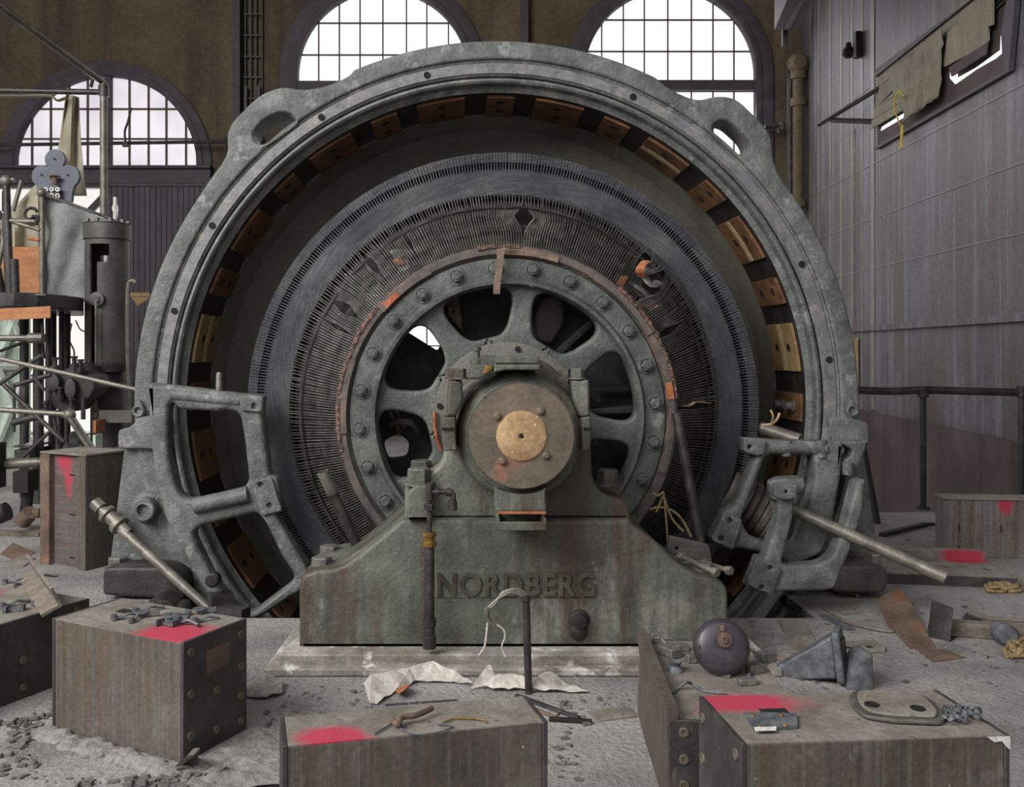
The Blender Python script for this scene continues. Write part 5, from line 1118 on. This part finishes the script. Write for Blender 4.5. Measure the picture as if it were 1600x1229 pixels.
def rope_heap(cx, cy, n, rx, ry, label):
    b = B()
    for i in range(n):
        pts = []; ph = random.uniform(0, 6)
        for j in range(14):
            a = ph+j*.47; rr_ = (.25+.75*i/n)*(1+.22*sin(j*1.9+i*2.7)); q = FP(cx+rx*cos(a)*rr_, cy+ry*sin(a)*rr_, 0); q.z = .012+.006*(i % 4)+.004*sin(j*2+i); pts.append(q)
        tube(b, pts, .011, 6, 2)
    obj('hemp_rope', b, M['rope'], label=label, cat='rope')
rope_heap(1568, 922, 5, 34, 6, 'untidy hemp rope heap on the floor behind the beam'); rope_heap(1600, 1018, 6, 34, 16, 'coiled hemp rope cut off by the right edge')
# railing side scrap behind
bar_on_floor('steel_bar', (1378, 838), (1445, 822), .05, .03, M['dark_iron'], 'long flaking bar lying behind the pipe towards the handrail')
bar_on_floor('steel_bar', (1440, 820), (1475, 821), .06, .02, M['black_iron'], 'short dark bar beside the block at the right wall')
b = B(); prism(b, [FP(1300, 951), FP(1330, 948), FP(1345, 958), FP(1318, 962)], (0, 0, .01)); obj('flat_sheet', b, M['dusty_top'], label='pale flat piece beside the right frame foot', cat='sheet')
# the two cast brackets
def casting(base, top, face, label):
    b = B(); bmesh.ops
    return b
def bracket_cast(p, an, s, tilt, label):
    r = thing('cast_bracket', p, label, 'casting', 'dark cast brackets behind the right front block'); Rm = Matrix.Translation(p) @ Matrix.Rotation(an, 4, 'Z') @ Matrix.Rotation(tilt, 4, 'Y') @ Matrix.Scale(s, 4)
    def put(b, nm, m, **kw):
        for v in b.verts: v.co = Rm @ v.co
        return obj(nm, b, m, r, **kw)
    b = B(); o2 = rnd([(-.07, -.11, .02), (.07, -.11, .02), (.07, .11, .03), (-.07, .11, .03)], .03); prism(b, [Vector((0, x, z+.12)) for x, z in o2], (.03, 0, 0)); put(b, 'flange', M['clip'], bevel=.006)
    b = B(); o3 = [(x*.62, z*.62) for x, z in o2]; prism(b, [Vector((.03, x, z+.12)) for x, z in o3], (.008, 0, 0)); put(b, 'flange_pad', M['dark_iron'])
    b = B(); A = [b.verts.new(q) for q in ((0, -.055, .03), (0, .055, .03), (0, .055, .21), (0, -.055, .21))]; C = [b.verts.new(q) for q in ((-.32, -.03, .0), (-.32, .03, .0), (-.30, .03, .035), (-.30, -.03, .035))]; join(b, A, C); quadf(b, A); quadf(b, C); put(b, 'web', M['clip'], bevel=.01)
bracket_cast(FP(1312, 1066), radians(-28), 1.0, -.12, 'dark cast bracket with a long tapering arm behind the right front block')
b = B(); y0 = FP(1355, 1078).y; shape(b, rnd([(1322, 1085), (1334, 1046), (1342, 1030), (1352, 1020), (1363, 1021), (1366, 1028), (1366, 1080)], 6), y0, .12, [], .012); obj('cast_bracket', b, M['clip'], label='shorter dark cast bracket standing right of the tapering one', cat='casting', group='dark cast brackets behind the right front block')
b = B(); y1 = FP(1140, 1048, .0).y
# ridge of dust along the left front block, flakes and chips
b = B()
for i in range(60):
    t = i/59; q = FP(80+t*215, 1140+t*62); rr = .03+.022*noise.noise(Vector((t*9, 0, 0)))
    q += Vector((-.015, -.03, 0)); 
    for j in range(2):
        bmesh.ops.create_icosphere(b, subdivisions=2, radius=rr*random.uniform(.6, 1.1), matrix=Matrix.Translation(q+Vector((random.uniform(-.02, .02), random.uniform(-.03, .02), 0))) @ Matrix.Diagonal((1.3, 1.2, .6, 1)))
for v in b.verts: v.co += Vector((0, 0, .012*noise.noise(v.co*30)))
obj('dust_ridge', b, M['dust'], label='low ridge of grey dust along the foot of the left front block', cat='dust', kind='stuff')
b = B(); prism(b, [FP(270, 1200), FP(300, 1185), P(303, 1168, 3.05), P(292, 1180, 3.05)], (.02, 0, 0)); obj('scrap_shard', b, M['dust'], label='pointed shard of scrap at the right foot of the left front block', cat='scrap')
random.seed(21)
def blocked(x, y):
    q = FP(x, y)
    if -.95 < q.x < 1.45 and 3.9 < q.y < 7: return True
    if -1.7 < q.x < 2.3 and q.y > 4.85: return True
    for (cx, cy, rr) in ((-1.15, 3.45, .42), (-1.98, 3.95, .5), (-.1, 2.5, .45), (1.07, 2.6, .45), (.85, 3.2, .45), (-2.6, 6.1, .35), (3.2, 6.0, .8)):
        if (q.x-cx)**2+(q.y-cy)**2 < rr*rr: return True
    return False
zones = [((60, 330), (1090, 1225), 120, 'left'), ((395, 560), (1060, 1140), 26, 'mid'), ((870, 1000), (1080, 1225), 34, 'front'), ((1150, 1600), (930, 1075), 60, 'right'), ((0, 60), (1110, 1220), 22, 'edge'), ((40, 160), (700, 870), 24, 'back'), ((1380, 1480), (810, 900), 12, 'rail')]
LBL = {'left': ('small scrap piece in the litter in front of the left front block', 'scrap litter in front of the left block'), 'mid': ('small chip on the floor between the left block and the papers', 'chips between left block and papers'), 'front': ('small chip on the floor between the centre block and the flanged block', 'chips between centre and flanged blocks'),
       'right': ('small chip on the floor among the bent sheets at the right', 'chips around the bent sheets'), 'edge': ('small scrap piece on the floor at the lower left edge', 'scrap at the lower left edge'), 'back': ('small chip on the floor beside the upright block', 'chips near the upright block'), 'rail': ('small chip on the floor before the handrail', 'chips before the handrail')}
for (xa, xb), (ya, yb), n, key in zones:
    lb, gp = LBL[key]; c = 0; tries = 0
    while c < n and tries < n*8:
        tries += 1
        x = random.uniform(xa, xb); y = random.uniform(ya, yb)
        if key == 'left': x = random.gauss(190, 70); y = 1145+(x-100)*.28+random.gauss(8, 24); x = min(max(x, 20), 335)
        if y > 1228 or blocked(x, y): continue
        q = FP(x, y); kd = random.choice([3, 3, 3, 5, 4, 0, 2]) if key in ('left', 'edge') else random.choice([3, 3, 5])
        sc = random.uniform(.4, 1.0) if key in ('left', 'edge') else random.uniform(.25, .8)
        small(kd, q+Vector((0, 0, .001)), random.uniform(0, 6.28), sc, lb+{0: ', a bent clip', 2: ', a forked clip', 3: ', a flat flake', 4: ', a round washer', 5: ', an angular chip'}[kd], gp, rx=random.uniform(-.25, .25), m='flake'); c += 1
# fine grit that nobody could count
b = B(); random.seed(5)
for i in range(1700):
    x = random.uniform(0, 1600); y = 1229-(random.random()**.8)*340
    if blocked(x, y): continue
    q = FP(x, y); s = random.uniform(.002, .007); a = random.uniform(0, 6.28)
    pts = [q+Vector((cos(a+j*2*pi/4)*s*random.uniform(.6, 1.3), sin(a+j*2*pi/4)*s*random.uniform(.6, 1.3), .001)) for j in range(4)]; prism(b, pts, (0, 0, s*.7))
obj('floor_grit', b, M['dust'], label='fine grit and crumbs strewn over the whole concrete floor', cat='grit', kind='stuff')
# cloth-like debris beside the left foot
b = B()
for (x, y, s) in ((262, 948, .09), (245, 950, .06), (280, 955, .07)): bmesh.ops.create_icosphere(b, subdivisions=3, radius=s, matrix=Matrix.Translation(P(x, y, 5.0)))
for v in b.verts: v.co += Vector((1, 1, 1))*.03*noise.noise(v.co*12)
obj('dark_rubble', b, M['black_iron'], label='heap of dark rubble beside the left frame foot', cat='rubble', kind='stuff')

# ================================================================ THE OPERATOR'S STAND AND PRESS ON THE LEFT
DL = 8.6
pc = thing('press_column', P(168, 789, DL), 'tall olive-grey cylindrical column with cut-out windows and a bolted cap', 'press column'); pc.location.z = 0
cx_ = P(167.5, 600, DL).x; Rr = 33*DL/F
def zz(y): return P(0, y, DL).z
def colring(b, a0, a1, y0, y1, r_=Rr, t=.02, n=24):
    rows = []
    for i in range(n+1):
        a = radians(a0+(a1-a0)*i/n); rows.append([b.verts.new((cx_+rr*sin(a), DL-rr*cos(a), z)) for rr, z in ((r_, zz(y0)), (r_, zz(y1)), (r_-t, zz(y1)), (r_-t, zz(y0)))])
    for i in range(n):
        for j in range(4): quadf(b, [rows[i][j], rows[i][(j+1) % 4], rows[i+1][(j+1) % 4], rows[i+1][j]])
    if abs(a1-a0) < 359: quadf(b, rows[0]); quadf(b, rows[-1])
b = B()
colring(b, 0, 360, 374, 384); colring(b, 26, 332, 384, 412, n=30); colring(b, -5, 334, 412, 570, n=30)
b2 = b; obj('column_tube', b2, M['press'], pc)
b = B(); colring(b, 0, 360, 350, 375, Rr*1.08, .26, 40); colring(b, 0, 360, 350, 352, Rr*1.08, .25, 40); 
obj('column_cap', b, M['press'], pc)
for i in range(10):
    a = 2*pi*i/10+.2; b = B(); hexb(b, (cx_+Rr*.95*cos(a), DL+Rr*.95*sin(a), zz(350)), (0, 0, 1), .022, .04, False); obj('cap_bolt', b, M['press'], pc)
b = B(); colring(b, 0, 360, 566, 580, Rr*1.0, .19, 40); cyl(b, (cx_, DL, zz(580)), (cx_, DL, 0), Rr*.75, None, 30); obj('column_base', b, M['dark_iron'], pc)
b = B(); cyl(b, (cx_, DL, zz(566)), (cx_, DL, zz(400)), Rr*.30, None, 20); obj('piston_rod', b, M['shiny'], pc)
b = B(); c = P(150, 467, DL-Rr-.05); steps(b, c+Vector((0, .14, 0)), (0, -1, 0), [(.05, 0), (.05, .1), (.065, .1), (.065, .13), (.03, .135), (.03, .15), (0, .15)], 18); obj('pivot_boss', b, M['press'], pc)
b = B(); box2(b, P(148, 640, DL-Rr-.1), P(152, 470, DL-Rr-.08)); c = P(150, 647, DL-Rr-.1); steps(b, c+Vector((0, .08, 0)), (0, -1, 0), [(.045, 0), (.045, .06), (.02, .065), (.02, .1), (0, .1)], 16); obj('link_rod', b, M['pipe'], pc)
b = B(); tube(b, [P(212, 442, DL-.1), P(206, 439, DL-.1), P(200, 455, DL-.1), P(200, 560, DL-.1), P(203, 640, DL-.1)], .022, 8, 4); obj('oil_pipe', b, M['pipe'], label='thin grey pipe running up beside the olive column', cat='pipe')
b = B(); prism(b, [P(205, 464, 12), P(234, 464, 12), P(228, 469, 12), P(215, 478, 12)], (0, .02, 0)); prism(b, [P(203, 457, 12), P(234, 457, 12), P(234, 463, 12), P(203, 463, 12)], (0, .02, 0), ); obj('wall_sign', b, M['pad_tan'], label='small old yellowish sign on the boarded door', cat='sign')
b = B(); box2(b, P(155, 660, DL-.6), P(212, 640, DL-.5)); obj('cross_beam', b, M['press'], label='grey horizontal lever beam behind the left side of the frame', cat='beam')
b = B(); box2(b, P(145, 676, 7.8), P(164, 654, 8.0)); obj('wooden_block', b, M['orange_rust'], label='small orange wooden block resting behind the left frame shoulder', cat='block')
b = B(); box2(b, P(145, 705, 7.8), P(160, 677, 7.95)); obj('pale_post', b, M['mint'], label='pale green post stub under the orange wooden block', cat='post')
# raised operator platform
dp_ = 8.0
pf = thing('operator_platform', P(60, 820, dp_), 'raised dark platform with curved front on steel legs at the left', 'platform'); pf.location.z = 0
b = B(); out = [P(-60, 460, 7.6), P(20, 460, 7.5), P(60, 462, 7.6), P(100, 468, 7.9), P(131, 474, 8.3), P(131, 462, 9.4), P(-90, 462, 9.4)]
z0 = P(0, 482, 7.8).z; prism(b, [Vector((p.x, p.y, z0)) for p in out], (0, 0, .12)); obj('deck', b, M['dark_iron'], pf, bevel=.01)
for x, d, w_ in ((38, 9.0, 7), (60, 8.6, 8), (82, 8.8, 6), (96, 8.4, 4), (105, 8.9, 5)):
    b = B(); q = P(x, 490, d); cyl(b, (q.x, d, 0), (q.x, d, z0), w_*d/F, None, 16); obj('leg', b, M['dark_iron'], pf)
b = B(); box2(b, P(-60, 496, 7.3), P(80, 478, 7.32)); 
for v in b.verts: v.co.z += (v.co.x+3.2)*.05
obj('loose_board', b, M['ply'], label='light brown board laid along the front of the platform', cat='board')
b = B(); box2(b, P(0, 462, 9.15), P(66, 386, 9.18)); obj('plywood_panel', b, M['ply'], label='orange plywood panel behind the levers on the platform', cat='panel')
# canvas curtain on its rail
b = B(); G = []
for j in range(22):
    row = []
    for i in range(20):
        u = i/19; v = j/21; xx = 70+u*113-6*sin(v*3.1)*(1-u)*.8; ya = 306+u*42; yb = 466+u*10; yy = ya+(yb-ya)*v
        row.append(b.verts.new(P(xx, yy, 8.75+.22*u+.04*noise.noise(Vector((u*5+v*3, v*4, 1)))+.02*sin(u*14+v*4))))
    G.append(row)
for j in range(21):
    for i in range(19): quadf(b, [G[j][i], G[j][i+1], G[j+1][i+1], G[j+1][i]])
o = obj('canvas_curtain', b, M['canvas'], label='grey canvas curtain laced to a sloping rail on the platform', cat='curtain'); s_ = o.modifiers.new('t', 'SOLIDIFY'); s_.thickness = .006
r = thing('guard_rail', P(66, 462, 8.7), 'brown pipe post with a sloping top rail holding the canvas', 'railing'); 
b = B(); cyl(b, P(66, 462, 8.7), P(66, 308, 8.7), .026, None, 12); obj('post', b, M['pipe'], r)
b = B(); bmesh.ops.create_uvsphere(b, u_segments=14, v_segments=10, radius=.045, matrix=Matrix.Translation(P(65, 301, 8.7))); obj('post_ball', b, M['pipe'], r)
b = B(); tube(b, [P(68, 303, 8.7), P(120, 322, 8.85), P(182, 345, 9.0)], .016, 10); obj('top_rail', b, M['shiny'], r)
b = B(); tube(b, [P(180, 345, 9.0), P(180, 308, 9.0)], .02, 8); tube(b, [P(179, 332, 9.0), P(176, 325, 9), P(180, 318, 9), P(184, 325, 9), P(182, 340, 9)], .008, 6, 4); obj('glass_gauge', b, M['white_porcelain'], label='small upright glass gauge tube at the end of the canvas rail', cat='gauge')
# clover-shaped gauge board
gb = thing('gauge_board', P(86, 345, 9.1), 'clover-shaped slate-grey gauge board of three round lobes', 'gauge board')
def circ(cx, cy, r, n=24): return [(cx+r*cos(2*pi*i/n), cy+r*sin(2*pi*i/n)) for i in range(n)]
b = B()
pts = arc(85.5, 249, 16, -40, 220, 26)
pts += arc(67, 275, 18, 100, 235, 18)+[(58, 300), (60, 315), (112, 315), (113, 300)]+arc(106, 275, 18, -55, 80, 18)
shape(b, pts, 9.1, .05, [], .006, res=2); bd = obj('board', b, M['slate'], gb)
for x, y in ((85, 248), (65, 273), (106, 273)): b = B(); c = P(x, y, 9.09); cyl(b, c, c+Vector((0, -.015, 0)), .008, None, 8); obj('screw', b, M['hole'], bd)
b = B(); cyl(b, P(78, 277, 9.04), P(93, 277, 9.04), .018, None, 8); cyl(b, P(85.5, 288, 9.04), P(85.5, 276, 9.04), .025, None, 10); steps(b, P(85.5, 276, 9.04), (0, 0, 1), [(.05, 0), (.04, .01), (0, .02)], 12); obj('valve_handle', b, M['rust'], gb)
for x, y in ((75, 297), (84, 297), (93, 297), (84, 306), (93, 307)): b = B(); steps(b, P(x, y, 9.07), (0, -1, 0), [(.018, 0), (.022, .02), (.022, .05), (.012, .05), (.01, .03), (0, .03)], 14); obj('porcelain_knob', b, M['white_porcelain'], gb)
b = B(); box2(b, P(74, 318, 9.04), P(100, 301, 9.14)); obj('terminal_box', b, M['dark_iron'], gb)
# tent canvas behind
b = B(); q = [P(105, 146, 9.6), P(124, 148, 9.5), P(121, 200, 9.5), P(128, 262, 9.5), (P(136, 298, 9.5)), P(126, 312, 9.5), P(105, 300, 9.6), P(84, 240, 9.6)]
G = []
for j in range(26):
    v = j/25; row = []
    xa = 103-22*v-14*max(0, v-.8); xb = 124+2*v+10*v*v
    for i in range(9):
        u = i/8; row.append(b.verts.new(P(xa+(xb-xa)*u, 146+v*160+6*u*(1-v), 9.55+.07*sin(u*9+v*2)+.03*noise.noise(Vector((u*3, v*6, 0))))))
    G.append(row)
for j in range(25):
    for i in range(8): quadf(b, [G[j][i], G[j][i+1], G[j+1][i+1], G[j+1][i]])
o = obj('hanging_canvas', b, M['canvas_tan'], label='long twisted tan canvas hanging in front of the left arched window', cat='canvas'); s_ = o.modifiers.new('t', 'SOLIDIFY'); s_.thickness = .006
b = B(); G = []
for j in range(14):
    v = j/13; row = []
    for i in range(16):
        u = i/15; xx = -4+u*68; ya = 372-u*95 if u > .4 else 355; ya = 350-u*70; row.append(b.verts.new(P(xx, ya+(390-ya)*v, 9.4+.08*noise.noise(Vector((u*4, v*3, 5)))+.04*sin(u*12))))
    G.append(row)
for j in range(13):
    for i in range(15): quadf(b, [G[j][i], G[j][i+1], G[j+1][i+1], G[j+1][i]])
o = obj('canvas_drape', b, M['canvas_tan'], label='tan canvas drape spread behind the levers at the left edge', cat='canvas'); s_ = o.modifiers.new('t', 'SOLIDIFY'); s_.thickness = .006
b = B(); tube(b, [P(-10, 150, 9.5), P(40, 150, 9.5), P(78, 150, 9.5), P(90, 157, 9.5), P(105, 152, 9.5)], .03, 8, 4, flat=.4); obj('canvas_strip', b, M['canvas_tan'], label='rolled canvas strip tied along the horizontal awning pipe', cat='canvas')
# awning pipe frame
r = thing('awning_support', P(163, 700, 9.3), 'galvanised awning pipe frame with a diagonal and an upright at the left', 'pipe frame'); r.location.z = 0
b = B(); cyl(b, P(163, 780, 9.3), P(162, 130, 9.3), .038, None, 14); obj('upright', b, M['pipe'], r)
b = B(); tube(b, [P(162, 140, 9.3), P(160, 128, 9.3), P(150, 120, 9.2), P(-20, -5, 7.9)], .036, 12); obj('diagonal', b, M['pipe'], r)
b = B(); cyl(b, P(160, 144, 9.3), P(-20, 141, 9.3), .03, None, 12); cyl(b, P(162, 150, 9.3), P(162, 134, 9.3), .052, None, 14); obj('crossbar', b, M['dark_pipe'], r)
# tall levers at the very left
r = thing('lever_stand', P(10, 470, 7.6), 'ball-topped pipe post with crossing levers at the left edge', 'lever stand')
b = B(); cyl(b, P(10, 290, 7.6), P(16, 462, 7.6), .03, None, 12); obj('post', b, M['dark_pipe'], r)
b = B(); bmesh.ops.create_uvsphere(b, u_segments=14, v_segments=10, radius=.05, matrix=Matrix.Translation(P(10, 283, 7.6))); cyl(b, P(-8, 281, 7.6), P(22, 281, 7.6), .02, None, 10); obj('ball_joint', b, M['pipe'], r)
for (x0, y0, x1, y1, rr, m_) in ((34, 282, 20, 330, .018, 'pipe'), (14, 340, -6, 430, .02, 'pipe'), (8, 336, 14, 460, .028, 'dark_iron'), (16, 345, 55, 346, .02, 'pipe'), (18, 346, 62, 359, .016, 'pipe'), (22, 405, 24, 460, .035, 'dark_iron'), (44, 372, 62, 375, .014, 'orange_rust'), (30, 461, 72, 461, .016, 'dark_pipe'), (-8, 420, 0, 460, .05, 'dark_iron')):
    b = B(); cyl(b, P(x0, y0, 7.6), P(x1, y1, 7.6), rr, None, 12); obj('lever', b, M[m_], r)
b = B(); c = P(49, 335, 7.9); 
n = 26; tube(b, [c+Vector((.055*cos(2*pi*i/n*.8+.4), 0, .055*sin(2*pi*i/n*.8+.4))) for i in range(n)], .014, 8); box(b, P(50, 346, 7.85), (.09, .06, .06)); box(b, P(56, 341, 7.85), (.05, .06, .05)); obj('ring_fitting', b, M['dark_iron'], r)
# engine mass beneath the platform
en = thing('valve_gear', P(90, 760, 8.2), 'dark tangled valve gear and linkages under the platform', 'machinery'); en.location.z = 0
random.seed(4)
def eb(nm, fn, m='dark_iron'):
    b = B(); fn(b); return obj(nm, b, M[m], en, bevel=0)
eb('valve_body', lambda b: (shape(b, rnd([(88, 600), (84, 590), (90, 577), (108, 574), (116, 566), (126, 566), (130, 578), (146, 586), (148, 608), (138, 622), (122, 632), (116, 642), (100, 645), (82, 636), (78, 618)], 4), 8.0, .35, [], .02)))
for x, y, rx, ry in ((81, 597, 11, 14), (109, 607, 9, 16)):
    eb('oval_cover', lambda b: shape(b, [(x+rx*cos(2*pi*i/24), y+ry*sin(2*pi*i/24)) for i in range(24)], 7.92, .06, [], .01), 'block_end')
for x, y in ((86, 572), (116, 570), (126, 575), (60, 600), (94, 618), (72, 640), (112, 635)):
    eb('valve_stem', lambda b: (steps(b, P(x, y+6, 7.95), (0, 0, 1), [(.04, 0), (.04, .04), (.02, .045), (.02, .09), (.03, .09), (.03, .11), (0, .11)], 10)))
for (x0, y0, x1, y1, d, rr, m_) in ((0, 560, 220, 610, 7.0, .018, 'pipe'), (0, 640, 108, 647, 6.9, .02, 'pipe'), (5, 600, 100, 690, 7.3, .018, 'dark_pipe'), (-5, 602, 65, 555, 7.3, .018, 'dark_iron'), (20, 660, 60, 650, 7.6, .03, 'dark_iron'), (22, 600, 22, 675, 7.6, .012, 'dark_iron'), (22, 602, 80, 585, 7.7, .02, 'dark_iron'), (50, 585, 70, 610, 7.6, .014, 'dark_iron'), (80, 672, 30, 720, 7.6, .014, 'dark_iron'), (-5, 550, 62, 525, 8, .014, 'black_iron'), (-5, 528, 68, 528, 7.8, .028, 'pipe'), (45, 528, 68, 528, 7.75, .045, 'pipe'), (68, 560, 66, 505, 7.9, .014, 'dark_iron'), (76, 495, 76, 640, 8.5, .03, 'dark_iron'), (105, 495, 105, 600, 8.5, .03, 'dark_iron'), (92, 640, 92, 700, 8.3, .03, 'dark_iron'), (104, 640, 104, 700, 8.3, .02, 'dark_iron'), (84, 650, 92, 702, 8.0, .016, 'dark_iron'), (130, 620, 130, 655, 8, .02, 'dark_iron')):
    eb('linkage_rod', lambda b: cyl(b, P(x0, y0, d), P(x1, y1, d), rr, None, 10), m_)
eb('brass_ball', lambda b: (bmesh.ops.create_uvsphere(b, u_segments=14, v_segments=10, radius=.045, matrix=Matrix.Translation(P(109, 648, 6.9))), cyl(b, P(98, 647, 6.9), P(106, 648, 6.9), .028, None, 12)), 'pipe')
eb('rocker_arm', lambda b: tube(b, [P(111, 652, 6.9), P(130, 682, 6.9), P(148, 708, 6.9)], .05, 12, flat=.5), 'pipe')
eb('rocker_shaft', lambda b: (cyl(b, P(150, 714, 6.8), P(200, 700, 7.4), .04, None, 14), steps(b, P(150, 712, 6.85), (-.2, -1, 0), [(.06, -.06), (.06, .03), (.03, .035), (.03, .05), (0, .05)], 18), cyl(b, P(158, 712, 6.9), P(172, 708, 7.0), .055, None, 14)), 'dark_pipe')
eb('rocker_leg', lambda b: (tube(b, [P(165, 715, 7.0), P(175, 770, 7.0), P(180, 800, 7.0)], .06, 10, flat=.6), tube(b, [P(156, 720, 7.05), P(162, 760, 7.05), P(168, 800, 7.05)], .03, 8), tube(b, [P(148, 720, 7.0), P(146, 768, 7.0)], .02, 8)), 'dark_iron')
eb('floor_gearbox', lambda b: (box2(b, P(22, 716, 8.4), P(76, 696, 8.8)), box2(b, P(20, 696, 8.4), P(78, 692, 8.8))))
eb('gear_shaft', lambda b: (cyl(b, P(90, 712, 8.2), P(132, 700, 8.2), .05, None, 14), cyl(b, P(108, 700, 8.3), P(124, 712, 8.1), .06, None, 14)))
eb('shaft_drum', lambda b: (steps(b, P(118, 685, 8.6), (0, -1, .1), [(.05, -.2), (.07, 0), (.07, .02), (.04, .02), (0, .0)], 16)), 'dark_iron')
b = B(); cyl(b, P(-10, 726, 7.4), P(62, 722, 7.4), .04, None, 14); cyl(b, P(60, 722, 7.4), P(215, 718, 7.4), .035, None, 14); obj('floor_pipe', b, M['pipe'], label='grey horizontal pipe running low behind the upright block', cat='pipe')
b = B(); box2(b, P(-10, 765, 7.2), P(2, 690, 7.4)); obj('dark_post', b, M['black_iron'], label='thick black post cut off by the left picture edge', cat='post')
b = B(); box2(b, P(20, 770, 7.9), P(60, 732, 8.1)); cyl(b, P(40, 803, 8), P(44, 760, 8), .05, None, 10); obj('pump_stand', b, M['black_iron'], label='squat black stand under the low horizontal pipe', cat='stand')
b = B(); tube(b, [P(30, 812, 7.4), P(42, 803, 7.3), P(62, 801, 7.3)], .04, 10, 3); cyl(b, P(36, 815, 7.3), P(48, 800, 7.25), .06, None, 12); obj('pipe_elbow', b, M['rust'], label='rusty pipe elbow lying on the floor left of the upright block', cat='pipe')
b = B(); cyl(b, P(-8, 806, 6.9), P(12, 798, 6.9), .07, None, 14); obj('round_stub', b, M['black_iron'], label='dark round stub on the floor at the left edge', cat='stub')
# doors opened outside, pale green boarded leaf with diagonal braces
dl = thing('barn_door_leaf', P(20, 700, 12.5), 'pale green boarded door leaf with diagonal braces at the left edge', 'door leaf'); dl.location.z = 0
b = B(); a0, a1 = P(-60, 0, 11.9), P(41, 0, 12.5); a0.z = a1.z = 0.0
for i in range(12):
    p = a0.lerp(a1, i/12); q = a0.lerp(a1, (i+.92)/12); n_ = Vector((.03, -.02, 0)); prism(b, [p, q, q+n_, p+n_], (0, 0, 2.7))
obj('boards', b, M['mint'], dl)
b = B(); m0 = Vector((.05, -.05, 0))
for u0, z0_, u1, z1_ in ((.5, .2, 1, 1.2), (1, .2, .5, 1.2), (.5, 1.25, 1, 2.3), (1, 1.25, .5, 2.3), (.5, 1.22, 1, 1.22), (.97, .0, .97, 2.6)):
    p = a0.lerp(a1, u0)+m0; q = a0.lerp(a1, u1)+m0; p.z = z0_; q.z = z1_; cyl(b, p, q, .06, None, 6)
obj('brace', b, M['mint'], dl)
b = B()
for x, w_, y0, y1 in ((3, 5, 300, 330), (134, 3, 500, 575), (150, 2, 500, 560)): box2(b, P(x, y1, 13.5), P(x+w_, y0, 13.6))
tube(b, [P(112, 505, 12), P(108, 530, 12), P(116, 550, 12), P(112, 580, 12)], .012, 6, 4); tube(b, [P(118, 500, 12), P(126, 515, 12), P(138, 518, 12)], .01, 6, 4)
obj('hanging_cable', b, M['dark_iron'], label='dark posts and cable seen against the daylight under the platform', cat='cable')
